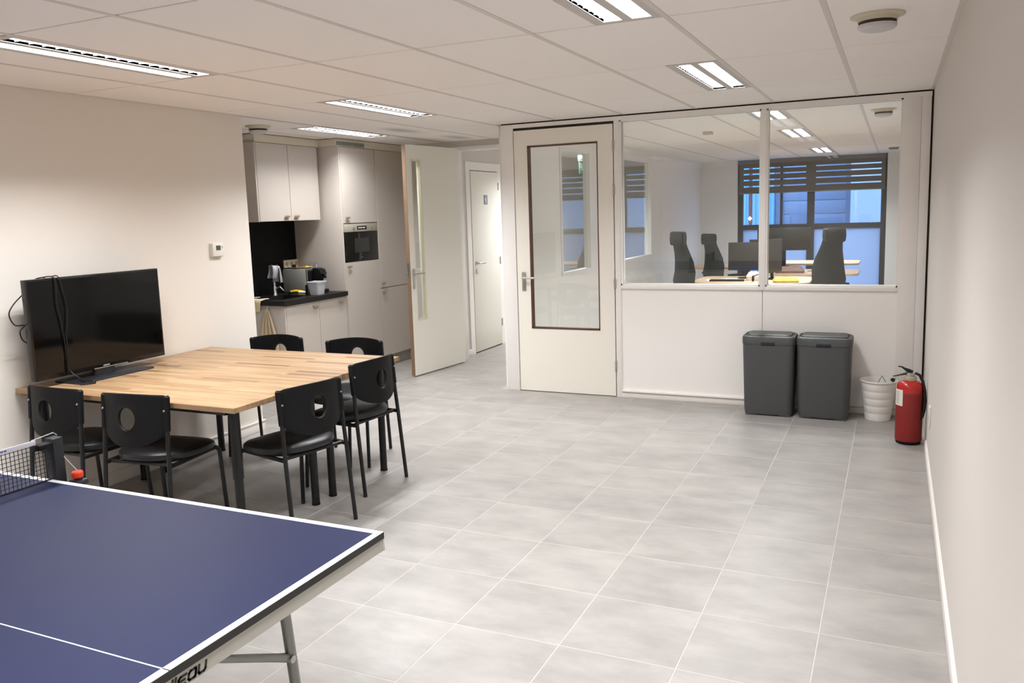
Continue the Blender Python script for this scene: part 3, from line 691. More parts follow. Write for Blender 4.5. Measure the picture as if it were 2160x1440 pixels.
g = b.build('slats', mat('grille_grey', (134, 138, 130), 0.5), v, smooth=False); g['kind'] = 'stuff'
# socket on splashback
t = thing('wall_socket', 'triple beige socket plate on the black splashback', 'socket', (XK + 0.008, 6.77, 1.185), -PI / 2)
MB().box(-0.115, 0.115, 0, 0.012, -0.04, 0.04, 0.003).build('plate', mat('socket_beige', (214, 202, 182), 0.5), t)
for k in (-1, 0, 1): MB().lathe([(0.020, 0), (0.020, 0.002), (0.0001, 0.002)], 20, M=Matrix.Translation((k * 0.073, 0.012, 0)) @ Matrix.Rotation(-PI / 2, 4, 'X'), cap0=False, cap1=False).build('outlet', mat('outlet_beige', (150, 140, 124), 0.5), t)
# faucet
t = thing('kitchen_faucet', 'chrome kitchen tap with high arched spout', 'faucet', (-5.47, 6.36, 0.9))
MB().lathe([(0.027, 0), (0.027, 0.01), (0.02, 0.02), (0.018, 0.09), (0.0001, 0.09)], 20, cap1=False).build('base', M_CHROME, t)
pts = [(0, 0, 0.08), (0, 0, 0.22)] + [(0.045 - 0.045 * math.cos(a), -0.01, 0.22 + 0.075 * math.sin(a)) for a in [PI * k / 8 for k in range(1, 9)]] + [(0.095, -0.012, 0.17), (0.10, -0.014, 0.13)]
MB().tube(pts, [0.013] * (len(pts) - 2) + [0.018, 0.019], 12).build('spout', M_CHROME, t)
MB().tube([(0.01, 0.005, 0.06), (0.05, 0.02, 0.085), (0.085, 0.03, 0.045)], [0.012, 0.009, 0.007], 10).build('lever', M_CHROME, t)
# cloth hanging on the tap
def drape(name, m, rows, M=None):
    b = bmesh.new(); R = [[b.verts.new(p) for p in r] for r in rows]
    for i in range(len(R) - 1):
        for k in range(len(R[0]) - 1): b.faces.new((R[i][k], R[i][k + 1], R[i + 1][k + 1], R[i + 1][k]))
    me = bpy.data.meshes.new(name); b.to_mesh(me); b.free(); me.shade_smooth(); me.materials.append(m)
    o = bpy.data.objects.new(name, me); COL.objects.link(o)
    s = o.modifiers.new('s', 'SOLIDIFY'); s.thickness = 0.004; o.modifiers.new('u', 'SUBSURF').render_levels = 1
    return o
rows = []
for i in range(9):
    u = i / 8; row = []
    for k in range(9):
        v = k / 8; a = PI * (0.0 + 1.0 * v)
        sag = 0.02 * math.sin(6 * v + 3 * u) + 0.008 * math.sin(17 * v)
        zz = 1.215 - (abs(u - 0.45) * 2) ** 1.3 * 0.16 - 0.02 * abs(v - .5)
        row.append((-5.505 + 0.125 * v + 0.012 * math.sin(9 * u), 6.325 + (u - 0.45) * 0.07 + sag, zz))
    rows.append(row)
tag(drape('dish_cloth', mat('silvery_cloth', (176, 178, 184), 0.5, metal=0.25), rows), 'silvery wet cloth hung over the kitchen tap', 'cloth')
# coffee machine
t = thing('coffee_machine', 'brushed steel coffee machine with black brewing head', 'coffee machine', (0, 0, 0))
MB().box(-5.575, -5.285, 6.615, 6.80, 0.905, 1.138, 0.006).build('body', mat('machine_steel', (176, 176, 170), 0.35, metal=0.35), t)
MB().box(-5.285, -5.268, 6.615, 6.80, 0.905, 1.138, 0.004).build('front_strip', M_STEEL, t)
MB().box(-5.268, -5.245, 6.625, 6.79, 0.905, 1.12, 0.004).build('front', M_BLACKPL, t)
rings = [[(x, y, z) for x, y in rrect(hx, 0.045, 0.015, 4, cx, 6.70)] for hx, cx, z in ((0.035, -5.22, 1.0), (0.05, -5.20, 1.05), (0.06, -5.18, 1.09), (0.052, -5.19, 1.13), (0.03, -5.21, 1.145))]
MB().loft(rings).build('brewing_head', M_BLACKPL, t)
MB().tube([(-5.175, 6.70, 1.06), (-5.17, 6.70, 1.03)], 0.01, 10).tube([(-5.14, 6.70, 1.10), (-5.115, 6.70, 1.075), (-5.11, 6.70, 1.045)], 0.011, 10).build('spout', M_BLACKPL, t)
MB().box(-5.25, -5.12, 6.64, 6.76, 0.905, 0.935, 0.006).build('drip_tray', M_BLACKPL, t)
MB().box(-5.25, -5.20, 6.665, 6.735, 0.93, 1.02, 0.01).build('column', M_BLACKPL, t)
k_ = MB().tube([(-5.215, 6.70, 1.14), (-5.215, 6.70, 1.195)], 0.008, 10).build('lever_stem', M_CHROME, t)
MB().lathe([(0.0005, 0), (0.012, 0.003), (0.013, 0.012), (0.0005, 0.02)], 14, M=Matrix.Translation((-5.228, 6.70, 1.19)), cap0=False, cap1=False).lathe([(0.0005, 0), (0.012, 0.003), (0.013, 0.012), (0.0005, 0.02)], 14, M=Matrix.Translation((-5.20, 6.70, 1.185)), cap0=False, cap1=False).build('lever_knob', M_CHROME, t)
# tray with bits on the machine
t = thing('tray', 'shallow pale tray lying on top of the coffee machine', 'tray', (-5.42, 6.71, 1.138))
MB().lathe([(0.0005, 0.001), (0.09, 0.001), (0.135, 0.018), (0.139, 0.018), (0.094, -0.0), (0.0005, -0.0)], 32, sy=0.65, cap0=False, cap1=False).build('dish', mat('tray_ivory', (216, 206, 178), 0.45), t)
tag(MB().box(-5.44, -5.36, 6.67, 6.75, 1.142, 1.162, 0.006).build('snack_box', mat('brown_box', (132, 96, 52), 0.7)), 'small brown packet lying on tray over coffee machine', 'packet')
tag(MB().lathe([(0.0005, 0), (0.018, 0.004), (0.02, 0.015), (0.0005, 0.024)], 16, M=T(-5.335, 6.70, 1.145), cap0=False, cap1=False).build('lemon', M_YELLOW), 'small yellow round item on tray over coffee machine', 'item')
tag(MB().lathe([(0.0005, 0), (0.022, 0.004), (0.024, 0.02), (0.02, 0.034), (0.0005, 0.04)], 16, M=T(-5.495, 6.70, 1.143), cap0=False, cap1=False).build('coffee_scoop', M_BLACKPL), 'round black scoop on tray in front of socket plate', 'item')
# tub
t = thing('plastic_tub', 'light grey rectangular tub on worktop in front of coffee machine', 'tub', (-5.085, 6.52, 0.9), 0.1)
rings = [[(x, y, z) for x, y in rrect(hx, hy, 0.015, 4)] for hx, hy, z in ((0.048, 0.06, 0.001), (0.062, 0.078, 0.118), (0.068, 0.084, 0.118), (0.068, 0.084, 0.128), (0.060, 0.076, 0.128), (0.046, 0.058, 0.006))]
MB().loft(rings).build('bowl', M_TUB, t)
MB().box(-0.012, 0.012, 0.082, 0.10, 0.09, 0.115, 0.004).build('clip', M_BLACKPL, t)
MB().box(-0.075, -0.05, -0.088, -0.078, 0.0, 0.10, 0.004).build('side_panel', M_BLACKPL, t)
# brushes on the drainer
t = thing('dish_brush', 'dish brush with yellow handle lying beside the sink', 'brush', (-5.33, 6.46, 0.9))
MB().tube([(-0.03, 0.0, 0.03), (0.02, 0.01, 0.036), (0.10, 0.035, 0.032)], [0.010, 0.014, 0.009], 10).build('handle', M_YELLOW, t)
MB().tube([(-0.055, -0.008, 0.012), (-0.03, 0, 0.03)], [0.02, 0.014], 10).build('head', M_BLACKPL, t)
t = thing('scrub_brush', 'white scrubbing brush lying beside the sink', 'brush', (-5.215, 6.475, 0.9))
MB().box(-0.055, 0.06, -0.02, 0.02, 0.014, 0.034, 0.009, 3).build('back', M_WHITE, t)
MB().box(-0.05, 0.055, -0.017, 0.017, 0.0005, 0.015).build('bristles', mat('bristle_tan', (196, 168, 104), 0.9, bump=0.5, scale=500), t)
tag(MB().lathe([(0.0005, 0.0005), (0.045, 0.0005), (0.05, 0.006), (0.0005, 0.008)], 24, M=T(-5.50, 6.12, 0.902), sy=0.7, cap0=False, cap1=False).build('soap_dish', M_WHITE), 'small white dish on worktop left of the tap', 'dish')
# cloth over worktop edge and towel on hook
rows = []
for i in range(10):
    u = i / 9
    if u < 0.4: y, z = 5.93 + (0.4 - u) * 0.25, 0.905
    else: y, z = 5.897 - 0.003 * math.sin(9 * u), 0.903 - (u - 0.4) * 0.185
    rows.append([(-5.42 + 0.175 * v / 6 - 0.012 * u * (v / 6), y, z - 0.004 * math.sin(v)) for v in range(7)])
tag(drape('cleaning_cloth', M_CREAMCLOTH, rows), 'cream cloth hanging over the end of the black worktop', 'cloth')
t = thing('tea_towel', 'beige tea towel hanging from hook on cabinet end', 'towel', (-5.19, 5.925, 0.0))
rows = []
for i in range(14):
    u = i / 13; wd_ = 0.012 + 0.095 * min(1, u * 1.25) ** 0.8
    rows.append([(wd_ * (2 * k / 14 - 1) + 0.006, -0.022 - 0.016 * math.sin(k * 1.6) * min(1, u * 2 + .3), 0.835 - 0.40 * u - 0.02 * abs(k / 14 - .5)) for k in range(15)])
o = drape('towel', M_TOWEL, rows); o.parent = t
MB().tube([(0, 0.0, 0.825), (0, -0.02, 0.82), (0, -0.028, 0.835)], 0.004, 8).box(-0.012, 0.012, -0.005, 0, 0.81, 0.85, 0.002).build('hook', M_STEEL, t)

# ---------------------------------------------------------------- meeting table
TX0, TX1, TY0, TY1, TZ = -4.447, -2.85, 2.965, 4.445, 0.742
t = thing('meeting_table', 'large square wooden-topped table on black legs against left wall', 'table', (TX0, TY0, 0))
MB().box(0, TX1 - TX0, 0, TY1 - TY0, TZ - 0.027, TZ, 0.0015, 1).build('tabletop', M_WOOD, t)
for lx in (0.10, TX1 - TX0 - 0.13):
    for ly in (0.085, 0.725, 0.885, 1.44 - 0.03):
        if lx > 1: lx = TX1 - TX0 - {0.085: 0.085, 0.725: 0.13, 0.885: 0.13}.get(ly, 0.115)
        l = MB().tube([(lx, ly, 0.36), (lx, ly, TZ - 0.03)], 0.027, 16).tube([(lx, ly, 0.012), (lx, ly, 0.38)], 0.0225, 16).build('leg', M_BLACKMET, t)
        MB().tube([(lx, ly, 0), (lx, ly, 0.012)], 0.024, 16).build('foot', M_BLACKPL, l)
fr = MB()
for y0, y1 in ((0.085, 0.725), (0.885, 1.41)):
    for y in (y0, y1): fr.box(0.10, TX1 - TX0 - 0.13, y - 0.012, y + 0.012, TZ - 0.062, TZ - 0.0275)
    for x in (0.10, TX1 - TX0 - 0.13): fr.box(x - 0.012, x + 0.012, y0, y1, TZ - 0.062, TZ - 0.0275)
fr.build('underframe', M_BLACKMET, t, smooth=False)

# ---------------------------------------------------------------- visitor chairs
def back_pt(a, rho, side):
    # a angle, rho 0 (hole) .. 1 (outline); side 0 rear, 1 front
    ca, sa = math.cos(a), math.sin(a)
    hx, hz = 0.046 * ca, 0.672 + 0.056 * sa
    # outline: rounded top, straight sides, D-shaped bottom about centre z .66
    W, zt, zs, zb = 0.2, 0.784, 0.622, 0.528
    cx, cz = 0.0, 0.665
    # cast ray from centre
    lo, hi = 0.0, 0.5
    for _ in range(26):
        m_ = (lo + hi) / 2; x = cx + ca * m_; z = cz + sa * m_
        top = zt + 0.016 * (1 - (x / W) ** 2)
        inside = abs(x) <= W and z <= top
        if inside and z < zs: inside = (abs(x / W)) ** 2.0 + ((zs - z) / (zs - zb)) ** 1.7 <= 1
        if inside and z > top - 0.02 and abs(x) > W - 0.02: inside = (abs(x) - W + 0.02) ** 2 + (z - top + 0.02) ** 2 <= 0.0004
        if inside: lo = m_
        else: hi = m_
    ox, oz = cx + ca * lo, cz + sa * lo
    x = hx + (ox - hx) * rho; z = hz + (oz - hz) * rho
    y = 0.060 - 0.066 * (1 - (x / W) ** 2) + (z - 0.69) * 0.06
    thk = 0.011
    return (x, y + (thk if side else 0), z)
def make_chair(label):
    t = thing('visitor_chair', label, 'chair', group='black visitor chairs around the wooden table')
    N = 56; RH = [0, 0.04, 0.14, 0.3, 0.5, 0.7, 0.88, 0.97, 1.0]
    b = bmesh.new(); V = {}
    for s in (0, 1):
        for i, rho in enumerate(RH):
            for k in range(N):
                p = Vector(back_pt(2 * PI * k / N + 0.03, rho, s))
                if i in (0, len(RH) - 1): p.y += 0.003 * (1 if s == 0 else -1)
                if i == 1: p.y += -0.003 if s == 0 else 0.003
                V[s, i, k] = b.verts.new(p)
    for s in (0, 1):
        for i in range(len(RH) - 1):
            for k in range(N):
                q = (V[s, i, k], V[s, i, (k + 1) % N], V[s, i + 1, (k + 1) % N], V[s, i + 1, k]); b.faces.new(q if s else q[::-1])
    for i in (0, len(RH) - 1):
        for k in range(N): b.faces.new((V[0, i, k], V[0, i, (k + 1) % N], V[1, i, (k + 1) % N], V[1, i, k]))
    bmesh.ops.recalc_face_normals(b, faces=b.faces)
    m = MB(); m.bm.free(); m.bm = b
    bk = m.build('backrest', M_BLACKPL, t)
    for s in (-1, 1):
        sl = MB().tube([(s * 0.194, 0.052, 0.605), (s * 0.194, 0.066, 0.776), (s * 0.193, 0.067, 0.784)], [0.016, 0.016, 0.009], 12).build('post_sleeve', M_BLACKPL, bk)
        MB().lathe([(0.0005, 0.004), (0.005, 0.003), (0.006, 0)], 12, M=Matrix.Translation((s * 0.190, 0.044, 0.71)) @ Matrix.Rotation(PI / 2, 4, 'X'), cap0=False).build('bolt', M_STEEL, bk)['label'] = 'small bright bolt'
        # rear leg continues up as back post
        MB().tube([(s * 0.205, 0.0, 0.0), (s * 0.2, 0.036, 0.42), (s * 0.194, 0.052, 0.61)], 0.0115, 10).build('leg', M_BLACKMET, t)
        pts = [(s * 0.2, 0.038, 0.425), (s * 0.2, 0.36, 0.428)] + [(s * 0.2, 0.385 + 0.045 * math.sin(a), 0.383 + 0.045 * math.cos(a)) for a in [PI / 2 * k / 5 for k in range(6)]] + [(s * 0.205, 0.452, 0.0)]
        MB().tube(pts, 0.0115, 10).build('leg', M_BLACKMET, t)
    for yb in (0.07, 0.36): MB().tube([(-0.2, yb, 0.425), (0.2, yb, 0.425)], 0.010, 8).build('crossbar', M_BLACKMET, t)
    # seat
    rings = []
    def outline(sc, z, crown=0):
        r = []
        for k in range(44):
            a = 2 * PI * k / 44; c, s_ = math.cos(a), math.sin(a); e = 2 / 3.2
            x = 0.222 * sc * math.copysign(abs(c) ** e, c); y = 0.215 * sc * math.copysign(abs(s_) ** e, s_)
            if y < 0: x *= 1 - 0.35 * (-y / 0.215) ** 2
            r.append((x, 0.245 + y, z - (0.018 * max(0, y / 0.215) ** 3 if crown else 0) + (0.010 * max(0, -y / 0.215) ** 2 if crown else 0)))
        return r
    for sc, z in ((0.90, 0.434), (1.0, 0.438), (1.015, 0.450), (1.0, 0.466), (0.93, 0.477), (0.75, 0.483), (0.4, 0.482), (0.02, 0.480)): rings.append(outline(sc, z, 1))
    MB().loft(rings).build('seat', M_SEAT, t)
    MB().loft([outline(0.80, 0.424), outline(0.88, 0.426), outline(0.90, 0.436)]).build('seat_shell', M_BLACKPL, t)
    return t
CH = [(-3.445, 2.852, 0.12, 'black chair at near side of table, in front of nearest table corner leg'),
      (-4.04, 2.845, 0.0, 'black chair below the television, nearest the left wall, behind the net'),
      (-2.67, 3.375, 1.34, 'black chair drawn up at the right side, nearer the blue table'),
      (-2.765, 4.10, 1.50, 'black chair at right side of table, nearer the kitchen and open door'),
      (-4.078, 4.765, 3.37, 'black chair at far side of table beside the wall end, showing arched back'),
      (-3.40, 4.77, 3.40, 'black chair at far side of table before the tall cabinet, showing arched back')]
c0 = make_chair(CH[0][3]); c0.location = (CH[0][0], CH[0][1], 0); c0.rotation_euler = (0, 0, CH[0][2])
for x, y, rz, l in CH[1:]:
    c = copy_tree(c0); c.location = (x, y, 0); c.rotation_euler = (0, 0, rz); c['label'] = l

# ---------------------------------------------------------------- television
t = thing('television', 'black flat-screen television standing on the wooden table', 'television', (-4.27, 3.42, TZ))
tvy = 0.452
MB().box(-0.04, 0.0, -tvy, tvy, 0.045, 0.608, 0.004).build('bezel', M_TVFRAME, t)
MB().box(0.0, 0.0012, -tvy + 0.014, tvy - 0.012, 0.072, 0.596).build('screen', M_BLKGLASS, t, smooth=False)
MB().box(-0.075, -0.04, -0.30, 0.30, 0.08, 0.45, 0.015).build('back_housing', M_TVFRAME, t)
MB().box(0.0, 0.004, -0.08, 0.16, 0.046, 0.054, 0.001).build('silver_strip', M_SILVER, t)
MB().box(0.0, 0.0018, -0.015, 0.03, 0.058, 0.065).build('badge', mat('badge_grey', (150, 150, 150), 0.4), t, smooth=False)
MB().loft([[(x, y, z) for x, y in rrect(0.115 - d, 0.27 - d, 0.03, 4, 0.0, 0.0)] for d, z in ((0, 0), (0, 0.007), (0.004, 0.010))]).build('stand_base', M_TVBASE, t)
MB().loft([[(x, y, z) for x, y in rrect(0.02, 0.07, 0.012, 4, -0.02, 0.0)] for z in (0.009, 0.06)]).build('stand_neck', M_TVBASE, t)
def cable(name, label, pts, r=0.0035):
    # smooth with Catmull-Rom
    P = [Vector(p) for p in pts]; out = []
    for i in range(len(P) - 1):
        a, b_, c_, d_ = P[max(i - 1, 0)], P[i], P[i + 1], P[min(i + 2, len(P) - 1)]
        for k in range(6):
            s = k / 6; out.append(0.5 * ((2 * b_) + (c_ - a) * s + (2 * a - 5 * b_ + 4 * c_ - d_) * s * s + (3 * b_ - a - 3 * c_ + d_) * s ** 3))
    out.append(P[-1])
    return tag(MB().tube(out, r, 8).build(name, M_BLACKMET), label, 'cable')
cable('power_cable', 'black cable looped over the top and hanging down the screen', [(-4.36, 3.02, 1.20), (-4.345, 3.06, 1.33), (-4.29, 3.10, 1.357), (-4.262, 3.135, 1.352), (-4.259, 3.14, 1.30), (-4.259, 3.135, 1.20), (-4.259, 3.15, 1.10), (-4.259, 3.158, 1.0), (-4.259, 3.165, 0.90), (-4.257, 3.17, 0.82), (-4.20, 3.19, 0.768), (-4.165, 3.18, 0.757), (-4.10, 3.195, 0.762), (-4.095, 3.205, 0.748)])
cable('video_cable', 'second thin black cable hanging beside the first on the screen', [(-4.37, 3.09, 1.22), (-4.34, 3.12, 1.34), (-4.29, 3.15, 1.358), (-4.262, 3.165, 1.352), (-4.259, 3.178, 1.28), (-4.259, 3.195, 1.18), (-4.258, 3.185, 1.08), (-4.255, 3.172, 1.0), (-4.255, 3.168, 0.90), (-4.257, 3.16, 0.84), (-4.258, 3.165, 0.79)], 0.003)
cable('aerial_cable', 'black cable looping out behind the left edge of television', [(-4.33, 2.99, 1.27), (-4.33, 2.93, 1.22), (-4.33, 2.90, 1.17), (-4.33, 2.925, 1.11), (-4.335, 2.985, 1.10), (-4.335, 2.955, 1.07), (-4.335, 2.965, 1.02), (-4.34, 3.01, 0.99)], 0.0035)
tag(MB().tube([(-4.14, 3.135, 0.7475), (-4.12, 3.17, 0.7475), (-4.095, 3.205, 0.7475)], [0.003, 0.006, 0.005], 8).build('cable_plug', M_BLACKMET), 'black plug lying on the table in front of the television base', 'plug')

# ---------------------------------------------------------------- thermostat
t = thing('thermostat', 'white square wall thermostat with dark display above the television', 'thermostat', (XL, 4.58, 1.432), -PI / 2)
MB().box(-0.058, 0.058, 0, 0.006, -0.052, 0.052, 0.004).build('back_plate', M_WHITEPL, t)
MB().box(-0.052, 0.052, 0.006, 0.030, -0.048, 0.048, 0.006).build('housing', M_WHITEPL, t)
MB().box(-0.022, 0.022, 0.030, 0.0312, -0.004, 0.030).build('display', M_LCD, t, smooth=False)
MB().box(-0.041, -0.034, 0.030, 0.0315, 0.008, 0.026, 0.0005).build('button', M_PLINTH, t)

# ---------------------------------------------------------------- blue table-tennis table
PX1, PX0, PY1, PY0, PZ = -1.270, -4.012, 1.855, 0.330, 0.760; PXN = -2.641
t = thing('table_tennis_table', 'blue table tennis table with white lines and grey metal rim', 'table', (0, 0, 0))
for a, b_ in ((PXN + 0.003, PX1), (PX0, PXN - 0.003)):
    MB().box(a, b_, PY0, PY1, PZ - 0.018, PZ, 0.0008, 1).build('playing_surface', M_BLUE, t)
    ln = MB(); z0, z1 = PZ - 0.0005, PZ + 0.0006
    ln.box(a, b_, PY1 - 0.02, PY1, z0, z1); ln.box(a, b_, PY0, PY0 + 0.02, z0, z1); ln.box(a, b_, (PY0 + PY1) / 2 - 0.0015, (PY0 + PY1) / 2 + 0.0015, z0, z1)
    e = PX1 if a > PXN else PX0; ln.box(min(e, e + (-0.02 if a > PXN else 0.02)), max(e, e + (-0.02 if a > PXN else 0.02)), PY0 + 0.02, PY1 - 0.02, z0, z1)
    ln.build('white_lines', M_LINE, t, smooth=False)['label'] = 'white boundary and centre lines'
    ap = MB(); zt = PZ - 0.0185; zb = PZ - 0.053
    ap.box(a, b_, PY1 - 0.022, PY1 - 0.001, zb, zt); ap.box(a, b_, PY0 + 0.001, PY0 + 0.022, zb, zt)
    ap.box(b_ - 0.022, b_ - 0.001, PY0 + 0.022, PY1 - 0.022, zb, zt); ap.box(a + 0.001, a + 0.022, PY0 + 0.022, PY1 - 0.022, zb, zt)
    ap.build('apron', M_APRON, t, smooth=False)['label'] = 'grey metal apron'
# black edging of the board
MB().box(PX1 - 0.0005, PX1 + 0.0012, PY0, PY1, PZ - 0.0185, PZ - 0.0005).box(PX0 - 0.0012, PX0 + 0.0005, PY0, PY1, PZ - 0.0185, PZ - 0.0005).box(PX0, PX1, PY1 - 0.0005, PY1 + 0.0012, PZ - 0.0185, PZ - 0.0005).build('black_edging', mat('edging_black', (30, 29, 28), 0.5), t, smooth=False)['label'] = 'black board edge'
MB().box(PX1 - 0.003, PX1 + 0.0012, PY1 - 0.004, PY1 + 0.0012, PZ - 0.054, PZ - 0.019, 0.001).build('corner_cap', mat('corner_cap_grey', (196, 196, 188), 0.4), t)
for x0 in (-1.53, -3.75):
    for y in (1.72, 0.465):
        s = 1 if y > 1 else -1; sx = 1 if x0 > -2 else -1
        l = MB().tube([(x0 - sx * 0.01, y, 0.705), (x0 + sx * 0.055, y, 0.02)], 0.0155, 14).build('leg', M_LEGGREY, t)
        MB().tube([(x0 + sx * 0.056, y, 0.0), (x0 + sx * 0.055, y, 0.022)], 0.019, 14).build('foot', M_BLACKPL, l)
        br = MB().tube([(x0 + sx * 0.016, y - s * 0.012, 0.41), (x0 + sx * 0.012, y - s * 0.07, 0.44), (x0, y - s * 0.30, 0.555), (x0 - sx * 0.005, y - s * 0.55, 0.70)], [0.013, 0.012, 0.010, 0.010], 12).build('brace', M_LEGGREY, l)
        MB().tube([(x0 + sx * 0.036, y - s * 0.012, 0.41), (x0 - sx * 0.004, y - s * 0.012, 0.41)], 0.011, 14).build('bolt', M_STEEL, l)
# lettering 'cornilleau' on the end apron
GL = {'c': [[(1, .15), (.8, 0), (.2, 0), (0, .2), (0, .8), (.2, 1), (.8, 1), (1, .85)]],
      'o': [[(.2, 0), (.8, 0), (1, .2), (1, .8), (.8, 1), (.2, 1), (0, .8), (0, .2), (.2, 0)]],
      'r': [[(0, 0), (0, 1), (.8, 1), (1, .8)]], 'n': [[(0, 0), (0, 1), (.8, 1), (1, .8), (1, 0)]],
      'i': [[(0, 0), (0, 1)]], 'l': [[(0, 0), (0, 1.25)]],
      'e': [[(1, 0), (.2, 0), (0, .2), (0, .8), (.2, 1), (1, 1)], [(0, .5), (.85, .5)]],
      'a': [[(.2, 0), (.8, 0), (1, .2), (1, .8), (.8, 1), (.2, 1), (0, .8), (0, .2), (.2, 0)], [(1, 0), (1, 1)]],
      'u': [[(0, 1), (0, .2), (.2, 0), (.8, 0), (1, .2), (1, 1)]]}
def word(txt, y_end, z0, h, w, gap, face_x, parent):
    total = sum((0 if ch in 'il' else w) + gap for ch in txt) - gap
    y = y_end - total; b = MB(); sl = 0.28
    for ch in txt:
        cw = 0 if ch in 'il' else w
        for st_ in GL[ch]:
            for (u0, v0), (u1, v1) in zip(st_, st_[1:]):
                p0 = Vector((0, y + u0 * cw + v0 * h * sl, z0 + v0 * h)); p1 = Vector((0, y + u1 * cw + v1 * h * sl, z0 + v1 * h))
                d = p1 - p0; L_ = d.length; a = math.atan2(d.z, d.y)
                b.box(-0.0004, 0.0005, -0.0025, L_ + 0.0025, -0.0025, 0.0025, M=Matrix.Translation((face_x, p0.y, p0.z)) @ Matrix.Rotation(a, 4, 'X'))
        y += cw + gap
    o = b.build('lettering', M_INK, parent, smooth=False); o['label'] = 'black lettering on the apron'
    return o
word('cornilleau', 1.183, PZ - 0.0465, 0.017, 0.019, 0.0082, PX1 - 0.0005, t)
# net set
n = thing('table_tennis_net', 'black table tennis net with white top tape and dark posts', 'net', (PXN, 0, 0))
yn1 = PY1 + 0.004; yn0 = PY0 - 0.05
for y, s in ((yn1, 1), (yn0, -1)):
    po = MB().box(-0.024, 0.022, min(y - s * 0.001, y + s * 0.04), max(y - s * 0.001, y + s * 0.04), PZ - 0.03, PZ + 0.146, 0.006).build('post', mat('net_post_black', (14, 15, 20), 0.6), n)
    MB().box(-0.05, 0.05, min(y - s * 0.13, y + s * 0.03), max(y - s * 0.13, y + s * 0.03), PZ - 0.066, PZ - 0.055, 0.003).build('clamp', M_BLACKPL, po)
    MB().box(-0.02, 0.02, min(y - s * 0.05, y + s * 0.0), max(y - s * 0.05, y), PZ + 0.115, PZ + 0.135, 0.004).build('net_holder', M_BLACKPL, po)
    MB().lathe([(0.0005, 0), (0.018, 0.001), (0.020, 0.004), (0.020, 0.019), (0.017, 0.023), (0.0005, 0.024)], 12, M=T(0.045, y + s * 0.062, PZ - 0.008), cap0=False, cap1=False).build('clamp_knob', M_REDCAP, po)['label'] = 'orange-red tightening knob'
    MB().box(0.024, 0.075, y + 0.036, y + 0.085, PZ - 0.034, PZ - 0.012, 0.008).build('bracket', mat('bracket_dark_blue', (24, 26, 38), 0.5), po) if s > 0 else None
    MB().tube([(0.02, y + s * 0.035, PZ + 0.075), (0.045, y + s * 0.062, PZ + 0.018)], 0.0014, 6).build('cord', M_TAPE, po)
    MB().tube([(-0.005, y - s * 0.06, PZ + 0.153), (0.0, y + s * 0.02, PZ + 0.162), (0.006, y + s * 0.028, PZ + 0.152)], 0.0018, 6).build('hook', M_TAPE, po)
zt_, zb_ = PZ + 0.1525, PZ + 0.003
tp = MB().box(-0.003, 0.003, yn0, yn1 - 0.05, zt_ - 0.016, zt_, 0.001).build('top_tape', M_TAPE, n)
b = MB()
for k in range(9): b.box(0.003, 0.0034, 1.60 + k * 0.012, 1.609 + k * 0.012, zt_ - 0.010, zt_ - 0.005)
for k in range(3): b.box(0.003, 0.0034, 1.50 + k * 0.018, 1.514 + k * 0.018, zt_ - 0.011, zt_ - 0.004)
b.build('tape_print', M_TAPEINK, tp, smooth=False)
ms = bmesh.new()
def strand(a, b_, r=0.0009):
    a, b_ = Vector(a), Vector(b_); q = [Vector((r, 0, 0)), Vector((-r, 0, 0))]
    d = (b_ - a).normalized(); nrm = d.cross(Vector((1, 0, 0))) * r
    vs = [ms.verts.new(a + nrm), ms.verts.new(a - nrm), ms.verts.new(b_ - nrm), ms.verts.new(b_ + nrm)]
    v2 = [ms.verts.new(v.co + Vector((0.0016, 0, 0))) for v in vs]
    ms.faces.new(vs); ms.faces.new(v2[::-1])
    for i in range(4): ms.faces.new((vs[i], vs[(i + 1) % 4], v2[(i + 1) % 4], v2[i]))
yy = yn0
while yy < yn1 - 0.012: strand((0, yy, zb_), (0, yy, zt_ - 0.016)); yy += 0.0145
zz = zb_
while zz < zt_ - 0.016: strand((0, yn0, zz), (0, yn1, zz)); zz += 0.0145
me = bpy.data.meshes.new('netting'); ms.to_mesh(me); ms.free(); me.materials.append(M_NET)
o = bpy.data.objects.new('netting', me); COL.objects.link(o); o.parent = n; o['kind'] = 'stuff'
MB().box(-0.002, 0.002, yn0, yn1, PZ + 0.0008, PZ + 0.005).build('bottom_cord', M_NET, n)

